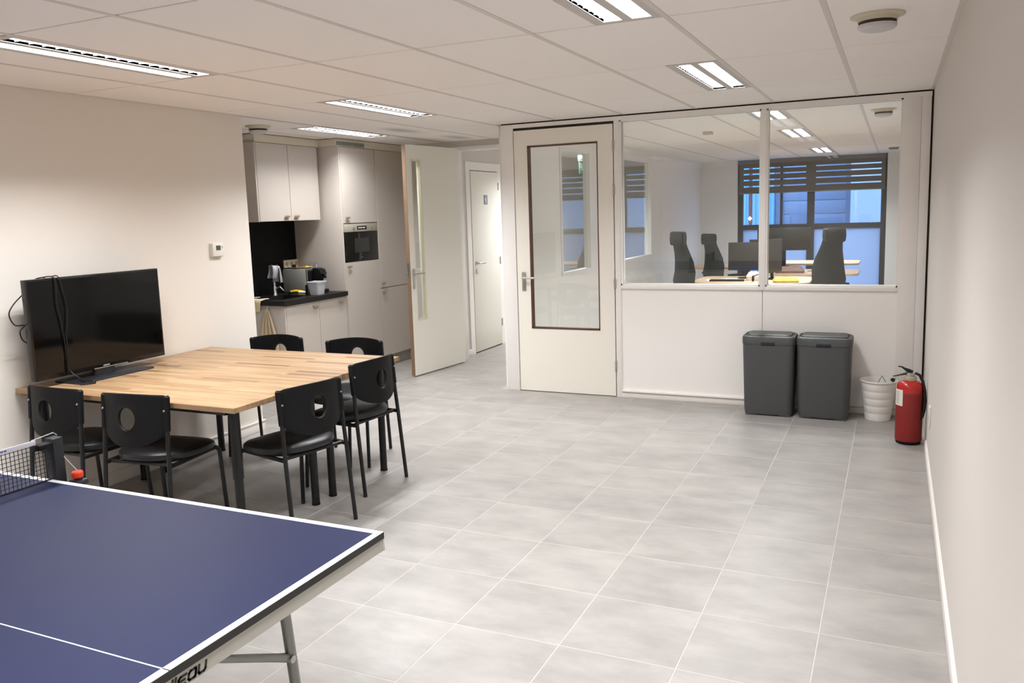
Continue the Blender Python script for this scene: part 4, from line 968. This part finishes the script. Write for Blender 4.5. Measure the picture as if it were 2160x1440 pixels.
# ---------------------------------------------------------------- waste bins
def make_bin(label):
    t = thing('waste_bin', label, 'bin', group='tall grey waste bins')
    hx, hy = 0.197, 0.142
    def R(kx, ky, r, z): return [(x, y, z) for x, y in rrect(kx, ky, r, 6)]
    MB().loft([R(hx - 0.022, hy - 0.016, 0.045, 0.012), R(hx - 0.016, hy - 0.012, 0.05, 0.05), R(hx - 0.003, hy - 0.002, 0.055, 0.562)]).build('body', M_BIN, t)
    for sx in (-1, 1): MB().box(min(sx * 0.085, sx * (hx - 0.03)), max(sx * 0.085, sx * (hx - 0.03)), -hy + 0.02, hy - 0.02, 0, 0.014, 0.002).build('foot', M_BIN, t)
    MB().box(-0.085, 0.085, -hy + 0.03, hy - 0.03, 0.002, 0.013).build('foot_recess', M_BINDARK, t, smooth=False)
    MB().loft([R(hx, hy, 0.055, 0.564), R(hx + 0.001, hy + 0.001, 0.055, 0.61), R(hx - 0.004, hy - 0.004, 0.055, 0.622), R(hx - 0.018, hy - 0.018, 0.045, 0.628), R(hx - 0.022, hy - 0.02, 0.042, 0.621)]).build('rim', M_BIN, t)
    lid = MB().loft([R(hx - 0.034, hy - 0.030, 0.035, 0.621), R(hx - 0.034, hy - 0.030, 0.035, 0.632), R(hx - 0.040, hy - 0.036, 0.03, 0.636), R(0.08, 0.05, 0.02, 0.637)]).build('lid', M_BINLID, t)
    MB().box(-0.052, 0.052, -hy - 0.002, -hy + 0.004, 0.556, 0.582, 0.001).build('release_slot', M_BINDARK, t)['label'] = 'dark release slot'
    return t
b1 = make_bin('grey lidded waste bin against the partition, first of the pair'); b1.location = (-0.859, 6.68, 0)
b2 = copy_tree(b1); b2.location = (-0.458, 6.685, 0); b2['label'] = 'grey lidded waste bin standing between its twin and the white bucket'

# ---------------------------------------------------------------- white bucket with things in it
t = thing('waste_basket', 'white ribbed plastic basket behind the fire extinguisher', 'basket', (-0.078, 6.70, 0))
prof = [(0.085, 0.0), (0.088, 0.003)]
for k in range(5):
    z0 = 0.004 + k * 0.056; r = lambda z: 0.088 + 0.036 * z / 0.29
    prof += [(r(z0 + 0.052), z0 + 0.052), (r(z0 + 0.054) - 0.0012, z0 + 0.054), (r(z0 + 0.056), z0 + 0.057)]
prof += [(0.125, 0.292), (0.131, 0.296), (0.131, 0.303), (0.124, 0.305), (0.120, 0.298), (0.084, 0.008), (0.0005, 0.008)]
MB().lathe(prof, 40, cap1=False).build('shell', M_BUCKET, t)
t = thing('metal_tongs', 'thin metal tongs sticking out of the white basket', 'tongs', (-0.05, 6.71, 0.0))
MB().tube([(-0.045, 0.02, 0.03), (-0.028, 0.01, 0.285), (-0.005, 0, 0.333)], 0.0035, 6).build('arm', M_STEEL, t)
MB().tube([(0.055, 0.03, 0.04), (0.018, 0.01, 0.29), (-0.005, 0, 0.333)], 0.0035, 6).build('arm', M_STEEL, t)
tag(MB().tube([(0.005, 6.75, 0.012), (0.02, 6.755, 0.29)], 0.006, 8).lathe([(0.0005, 0), (0.017, 0.006), (0.017, 0.02), (0.0005, 0.028)], 12, M=T(0.02, 6.755, 0.285), cap0=False, cap1=False).build('black_stick', M_BLACKMET), 'dark stick with round knob in the white basket', 'stick')

# ---------------------------------------------------------------- fire extinguisher
t = thing('fire_extinguisher', 'red fire extinguisher with black handle standing by right wall', 'fire extinguisher', (0.122, 6.095, 0))
MB().lathe([(0.070, 0.0), (0.078, 0.006), (0.080, 0.03), (0.078, 0.035)], 40).build('foot_ring', M_BLACKPL, t)
MB().lathe([(0.070, 0.012), (0.079, 0.03), (0.080, 0.05), (0.080, 0.37), (0.0785, 0.395), (0.072, 0.412), (0.058, 0.424), (0.035, 0.430), (0.0005, 0.432)], 48, cap1=False).build('cylinder', M_RED, t)
MB().lathe([(0.0815, 0.022), (0.083, 0.03), (0.083, 0.345), (0.0815, 0.352)], 48, cap0=False, cap1=False).build('net_sleeve', M_SLEEVE, t)
lb = MB(); pr = []
for k in range(7):
    a = math.radians(186 + k * 9); pr.append((math.cos(a), math.sin(a)))
bb = bmesh.new(); vv = [[bb.verts.new((c * r_, s * r_, z)) for c, s in pr] for z, r_ in ((0.265, 0.0838), (0.375, 0.0838))]
for k in range(6): bb.faces.new((vv[0][k], vv[0][k + 1], vv[1][k + 1], vv[1][k]))
lb._merge(bb); lo = lb.build('label_sticker', M_PAPER, t); lo['label'] = 'white paper sticker'
bb = bmesh.new()
for i in range(7):
    z = 0.28 + i * 0.0125; vs = [[bb.verts.new((c * 0.0841, s * 0.0841, z + dz)) for c, s in pr[1:5]] for dz in (0, 0.004)]
    for k in range(3): bb.faces.new((vs[0][k], vs[0][k + 1], vs[1][k + 1], vs[1][k]))
MB()._merge(bb).build('print_lines', mat('print_grey', (140, 144, 158), 0.7), lo)
MB().lathe([(0.036, 0.428), (0.040, 0.432), (0.041, 0.452), (0.037, 0.458), (0.022, 0.460), (0.020, 0.478), (0.0005, 0.480)], 28, cap1=False).build('collar', M_BEIGEPL, t)
MB().box(-0.02, 0.028, -0.014, 0.014, 0.462, 0.482, 0.005).build('valve', M_BEIGEPL, t)
h = MB().tube([(0.010, 0, 0.486), (-0.02, 0, 0.478), (-0.06, -0.003, 0.466), (-0.105, -0.006, 0.454)], [0.012, 0.010, 0.006, 0.004], 8).build('lower_handle', M_BLACKMET, t)
MB().tube([(0.014, 0, 0.486), (-0.012, 0, 0.496), (-0.035, -0.002, 0.508), (-0.052, -0.003, 0.520), (-0.074, -0.004, 0.523)], [0.012, 0.013, 0.008, 0.005, 0.004], 8).build('upper_lever', M_BLACKMET, t)
MB().tube([(0.022, 0, 0.474), (0.034, 0, 0.480), (0.058, -0.004, 0.468), (0.076, -0.010, 0.43), (0.088, -0.02, 0.37), (0.092, -0.028, 0.30), (0.088, -0.03, 0.24), (0.080, -0.034, 0.195), (0.074, -0.04, 0.17)], [0.007, 0.009, 0.0095, 0.010, 0.0115, 0.0125, 0.012, 0.010, 0.004], 12).build('hose', M_BLACKMET, t)

# ---------------------------------------------------------------- office: back window, blind
wd = struct('window_4', 'dark-framed office window with frosted lower panes')
y0, y1 = YEND + 0.03, YEND + 0.10; WX0, WX1 = -2.56, -0.14
f = MB()
for a, b_ in ((WX0, -2.47), (-1.39, -1.27), (-0.225, WX1)): f.box(a, b_, y0, y1, 0.12, H)
for a, b_ in ((0.12, 0.20), (1.185, 1.275), (2.33, H)): f.box(WX0, WX1, y0 + 0.002, y1 - 0.002, a, b_)
f.build('frame', M_WINFR, wd, smooth=False)
for a, b_ in ((-2.47, -1.39), (-1.27, -0.225)):
    MB().box(a, b_, y0 + 0.03, y0 + 0.031, 1.275, 2.33).build('pane', M_GLASS, wd, smooth=False)
    MB().box(a, b_, y0 + 0.03, y0 + 0.032, 0.20, 1.185).build('frosted_pane', M_FROST, wd, smooth=False)
MB().box(-1.84, -1.80, y0 + 0.024, y0 + 0.06, 1.275, 2.33).build('glazing_bar', M_WINFR, wd, smooth=False)
bl = thing('roller_blind', 'dark grey striped roller blind half lowered over the office window', 'blind')
MB().box(WX0 + 0.02, WX1 - 0.02, YEND - 0.08, YEND - 0.005, 2.335, H - 0.008, 0.01).build('cassette', M_BLIND, bl)
zz = [(2.268, 2.345), (2.172, 2.247), (2.068, 2.150), (1.958, 2.046), (1.838, 1.935)]
for a, b_ in zz: MB().box(WX0 + 0.03, WX1 - 0.03, YEND - 0.022, YEND - 0.019, a, b_).build('fabric_band', M_BLIND, bl, smooth=False)
MB().box(WX0 + 0.03, WX0 + 0.09, YEND - 0.0185, YEND - 0.0175, 1.835, 2.34).box(WX1 - 0.09, WX1 - 0.03, YEND - 0.0185, YEND - 0.0175, 1.835, 2.34).box(-1.41, -1.25, YEND - 0.0185, YEND - 0.0175, 1.835, 2.34).build('tape', M_BLIND, bl, smooth=False)
MB().tube([(WX0 + 0.03, YEND - 0.02, 1.832), (WX1 - 0.03, YEND - 0.02, 1.832)], 0.012, 10).build('bottom_bar', M_SILVER, bl)

# ---------------------------------------------------------------- office furniture
def desk(label, x0, x1, y0, y1, z, bow=0.0, leg_pts=None, rz=0):
    cx, cy = (x0 + x1) / 2, (y0 + y1) / 2; hx, hy = (x1 - x0) / 2, (y1 - y0) / 2
    t = thing('office_desk', label, 'desk', (cx, cy, 0), rz, group='office desks with rounded pale wood tops')
    pts = []
    for x, y in rrect(hx, hy, 0.12, 6): pts.append((x, y - bow * (1 - (x / hx) ** 2) * (1 if y < 0 else -0.2)))
    n_ = len(pts)
    # denser front edge
    out = []
    for i in range(n_):
        a, b_ = pts[i], pts[(i + 1) % n_]; out.append(a)
        if abs(a[0] - b_[0]) > 0.3:
            for k in range(1, 10):
                x = a[0] + (b_[0] - a[0]) * k / 10; sgn = 1 if a[1] < 0 else -0.2
                out.append((x, (-hy if a[1] < 0 else hy) - bow * (1 - (x / hx) ** 2) * sgn))
    MB().loft([[(x, y, zz_) for x, y in out] for zz_ in (z - 0.025, z)]).build('desktop', M_DESK, t)
    for lx in (-hx + 0.25, hx - 0.25):
        MB().box(lx - 0.035, lx + 0.035, -0.03, 0.03, 0.03, z - 0.026, 0.003).build('leg', M_WINFR, t)
        MB().box(lx - 0.04, lx + 0.04, -hy + 0.08, hy - 0.08, 0, 0.03, 0.004).build('foot', M_WINFR, t)
    return t
desk('pale wood office desk nearest the partition, with monitors and papers', -2.20, -0.86, 9.85, 10.75, 0.74, 0.10)
desk('pale wood office desk in the middle, with oval cable hole', -1.55, -0.40, 11.15, 11.95, 0.74, 0.06)
desk('pale wood office desk closest to the window', -1.75, -0.46, 13.05, 13.85, 0.74, 0.0)
desk('pale wood office desk at left behind the second office chair', -2.75, -1.75, 12.3, 13.0, 0.74, 0.0)

def office_chair(label, x, y, rz, sc=1.0):
    t = thing('office_chair', label, 'chair', (x, y, 0), rz, group='high-backed black office chairs')
    # local: faces +y
    prof = [(0.52, -0.20, 0.20), (0.62, -0.225, 0.225), (0.74, -0.235, 0.235), (0.86, -0.215, 0.225), (0.98, -0.225, 0.20), (1.08, -0.25, 0.165), (1.16, -0.275, 0.145), (1.20, -0.285, 0.14)]
    rings = []
    for z, yy, hw in prof:
        z *= sc
        r = []
        for k in range(20):
            a = 2 * PI * k / 20; x_ = hw * math.copysign(abs(math.cos(a)) ** 0.6, math.cos(a)); yv = 0.018 * math.sin(a) + 0.05 * (x_ / hw) ** 2 if hw else 0
            r.append((x_, yy + yv, z))
        rings.append(r)
    MB().loft(rings).build('backrest', M_MESH, t)
    hr = [[(x_, y_ - 0.262, z * sc) for x_, y_ in rrect(hw, d, 0.028, 4)] for z, hw, d in ((1.175, 0.125, 0.028), (1.19, 0.142, 0.036), (1.26, 0.148, 0.038), (1.325, 0.142, 0.036), (1.34, 0.125, 0.026))]
    MB().loft(hr).build('headrest', M_MESH, t)
    MB().loft([[(x_, y_ + 0.02, z) for x_, y_ in rrect(hw, hd, 0.09, 5)] for z, hw, hd in ((0.44, 0.22, 0.22), (0.455, 0.25, 0.245), (0.49, 0.25, 0.245), (0.51, 0.22, 0.21))]).build('seat', M_MESH, t)
    for s in (-1, 1):
        ar = MB().tube([(s * 0.24, -0.05, 0.46), (s * 0.29, -0.05, 0.52), (s * 0.29, -0.04, 0.66)], 0.015, 8).build('armrest', M_BLACKPL, t)
        MB().box(s * 0.29 - 0.035, s * 0.29 + 0.035, -0.14, 0.10, 0.655, 0.685, 0.01).build('arm_pad', M_BLACKPL, ar)
    MB().tube([(0, -0.15, 0.44), (0, -0.22, 0.47), (0, -0.245, 0.62)], 0.022, 8).build('back_bracket', M_BLACKPL, t)
    MB().tube([(0, 0, 0.09), (0, 0, 0.45)], 0.028, 12).build('gas_column', M_BLACKMET, t)
    for k in range(5):
        a = 2 * PI * k / 5 + 0.3; c, s = math.cos(a), math.sin(a)
        sp = MB().tube([(0, 0, 0.11), (0.29 * c, 0.29 * s, 0.075)], [0.03, 0.016], 8).build('base_arm', M_BLACKMET, t)
        MB().tube([(0.29 * c - 0.02 * s, 0.29 * s + 0.02 * c, 0.029), (0.29 * c + 0.02 * s, 0.29 * s - 0.02 * c, 0.029)], 0.029, 12).tube([(0.29 * c, 0.29 * s, 0.029), (0.29 * c, 0.29 * s, 0.08)], 0.01, 8).build('caster', M_BLACKPL, sp)
    return t
office_chair('high-backed black office chair, leftmost of three, before the near desk', -2.17, 10.12, -PI / 2 + 0.8)
office_chair('high-backed black office chair, slightly lower, second from left', -2.20, 12.05, -PI / 2 + 0.85, 0.93)
office_chair('high-backed black office chair at right, turned towards the desks', -0.80, 10.45, PI / 2 - 0.85)

def monitor(label, x, y, z, rz, w, h, lift=0.12, chin=0.0, tilt=0.0):
    t = thing('monitor', label, 'monitor', (x, y, z), rz, group='office monitors')
    MB().box(-w / 2, w / 2, -0.012, 0.016, lift, lift + h, 0.003).build('housing', M_MONITOR, t)
    if chin: MB().box(-w / 2, w / 2, -0.0135, -0.012, lift, lift + chin).build('chin', M_CHIN, t, smooth=False)
    MB().box(-0.03, 0.03, 0.016, 0.03, 0.01, lift + h * 0.45, 0.004).build('stand_neck', M_BLACKMET, t)
    MB().box(-0.11, 0.11, -0.07, 0.10, 0.0, 0.012, 0.004).build('stand_base', M_BLACKMET, t)
    return t
monitor('office monitor with dark chin on near desk, left of the mullion', -1.62, 10.45, 0.74, 0.05, 0.46, 0.34, 0.10, 0.08)
monitor('office monitor seen nearly edge-on right of the mullion', -1.30, 10.35, 0.74, 1.22, 0.36, 0.40, 0.08)
monitor('wide office monitor behind the others in front of the window', -1.35, 11.72, 0.74, 0.04, 0.68, 0.30, 0.27)
monitor('lower black office monitor behind the wide one', -1.55, 11.5, 0.74, 0.1, 0.42, 0.25, 0.18)
tag(MB().loft([[(x, y, z) for x, y in rrect(hx, hy, 0.03, 4)] for hx, hy, z in ((0.13, 0.10, 0.0), (0.14, 0.11, 0.02), (0.12, 0.09, 0.05), (0.05, 0.04, 0.06))], M=T(-1.12, 9.98, 0.741, 0.2)).build('folded_cloth', M_YCLOTH), 'crumpled yellow cloth on near office desk right of the mullion', 'cloth')
tag(MB().loft([[(x, y, z) for x, y in rrect(hx, hy, 0.03, 4)] for hx, hy, z in ((0.08, 0.07, 0.0), (0.09, 0.08, 0.05), (0.06, 0.05, 0.10))], M=T(-1.50, 10.18, 0.741)).build('white_box', M_WHITE), 'white rounded box on near office desk left of the mullion', 'box')
t = thing('headphones', 'black headphones lying on near office desk by the mullion', 'headphones', (-1.42, 9.95, 0.742))
MB().tube([(0.06 * math.cos(a), 0.06 * math.sin(a), 0.05 + 0.03 * math.sin(a)) for a in [PI * k / 10 for k in range(11)]], 0.008, 8).build('band', M_BLACKMET, t)
for s in (-1, 1): MB().tube([(s * 0.05, 0, 0.04), (s * 0.07, 0, 0.04)], 0.035, 14).build('ear_cup', M_BLACKPL, t)
for k, (x, y, r_) in enumerate(((-1.95, 10.15, 0.2), (-1.83, 10.3, -0.3))):
    tag(MB().box(-0.105, 0.105, -0.15, 0.15, 0, 0.002, M=T(x, y, 0.7405, r_)).build('paper_sheet', M_PAPER, smooth=False), 'loose paper sheet on the near office desk, %s' % ('next to the first chair' if k == 0 else 'closer to the monitor'), 'paper', 'papers on the near office desk')
t = thing('keyboard', 'dark keyboard on near office desk before the monitor', 'keyboard', (-1.80, 10.06, 0.7405), 0.1)
MB().box(-0.2, 0.2, -0.06, 0.06, 0, 0.016, 0.003).build('case', M_BLACKPL, t)
kb = MB()
for i in range(14):
    for j in range(4): kb.box(-0.19 + i * 0.0272, -0.167 + i * 0.0272, -0.052 + j * 0.027, -0.029 + j * 0.027, 0.016, 0.019)
kb.build('keys', M_MONITOR, t, smooth=False)['kind'] = 'stuff'
tag(MB().loft([[(x, y, z) for x, y in rrect(hx, hy, 0.04, 4)] for hx, hy, z in ((0.17, 0.08, 0.0), (0.18, 0.09, 0.03), (0.14, 0.06, 0.08), (0.06, 0.02, 0.09))], M=T(-1.22, 11.30, 0.741, 0.1)).build('brown_pouch', M_PINKY), 'brown crumpled pouch on the middle office desk', 'pouch')
tag(MB().tube([(0.30 * (k / 12) - 1.02, 11.50 - 0.1 * (k / 12) + 0.03 * math.sin(k), 0.748) for k in range(13)], 0.004, 6).build('desk_cable', M_BLACKMET), 'thin black cable trailing over the middle office desk', 'cable')
tag(MB().lathe([(0.03, 0), (0.034, 0.004), (0.042, 0.11), (0.04, 0.11), (0.032, 0.006), (0.0005, 0.006)], 20, M=T(-1.62, 13.3, 0.7405), cap1=False).build('mug', M_WHITE), 'white cup on the desk closest to the window', 'cup')
t = thing('desk_lamp', 'small dark lamp arm hanging near the right office chair', 'lamp', (-0.95, 13.4, 0.7405))
MB().lathe([(0.06, 0), (0.06, 0.012), (0.0005, 0.014)], 20, cap1=False).build('base', M_BLACKMET, t)
MB().tube([(0, 0, 0.01), (0, 0, 0.42), (0.1, 0, 0.47)], 0.008, 8).build('arm', M_BLACKMET, t)
MB().lathe([(0.05, 0), (0.02, 0.06), (0.0005, 0.065)], 16, M=T(0.12, 0, 0.42), cap1=False).build('shade', M_BLACKMET, t)
tag(MB().loft([[(x, y, z) for x, y in rrect(hx, hy, 0.02, 4)] for hx, hy, z in ((0.15, 0.12, 0.0), (0.16, 0.13, 0.25))], M=T(-0.42, 14.7, 0.001)).build('storage_box', M_PAPER), 'pale storage box on office floor under the window', 'box')

# ---------------------------------------------------------------- outside
st(MB().box(-14, 8, 15.6, 40, -0.3, -0.15).build('ground_outside', M_ASPH, smooth=False), 'yard outside the office window')
bd = thing('building', 'hall across the yard with blue corrugated cladding and grey sectional door', 'building')
b = MB(); n_ = 40
bm_ = bmesh.new(); prev = None
for k in range(n_ * 4 + 1):
    x = -8.0 + 5.0 * k / (n_ * 4); yv = 24.0 - (0.04 if (k // 2) % 2 else 0.0)
    v0 = bm_.verts.new((x, yv, -0.15)); v1 = bm_.verts.new((x, yv, 5.5))
    if prev: bm_.faces.new((prev[0], v0, v1, prev[1]))
    prev = (v0, v1)
b._merge(bm_); b.build('corrugated_cladding', M_CORR, bd, smooth=False)
MB().box(-8.0, 6.0, 24.05, 30, -0.15, 5.5).build('wall', M_FACADE, bd, smooth=False)
MB().box(-2.98, -2.80, 23.93, 24.04, -0.15, 5.5).build('door_frame', mat('frame_greyblue', (112, 120, 142), 0.6), bd, smooth=False)
for k in range(9):
    MB().box(-2.80, -1.20, 23.98, 24.04, -0.1 + k * 0.36, 0.25 + k * 0.36, 0.006).build('door_section', M_GARAGE, bd)
MB().box(-2.62, -2.05, 23.975, 23.99, 0.55, 1.38, 0.01).build('hatch', mat('hatch_grey', (118, 130, 154), 0.6), bd)
MB().box(-1.20, -1.04, 23.93, 24.04, -0.15, 5.5).build('pilaster', MATS['frame_greyblue'], bd, smooth=False)
wp = thing('white_wall_outside', 'plain white outbuilding close to the office window', 'building')
MB().box(-0.93, 4.0, 20.5, 23.6, -0.15, 5.0).build('wall', M_FACADE, wp, smooth=False)
tp_ = thing('lamp_pole', 'rust-red pole outside the office window with small lamp', 'pole')
MB().tube([(-3.20, 21.0, -0.15), (-3.20, 21.0, 4.0)], 0.045, 10).build('pole', M_POLE, tp_)
MB().lathe([(0.0005, -0.05), (0.05, 0), (0.0005, 0.05)], 12, M=T(-3.20, 20.93, 1.30), cap0=False, cap1=False).build('lamp', M_LAMPSPOT, tp_)
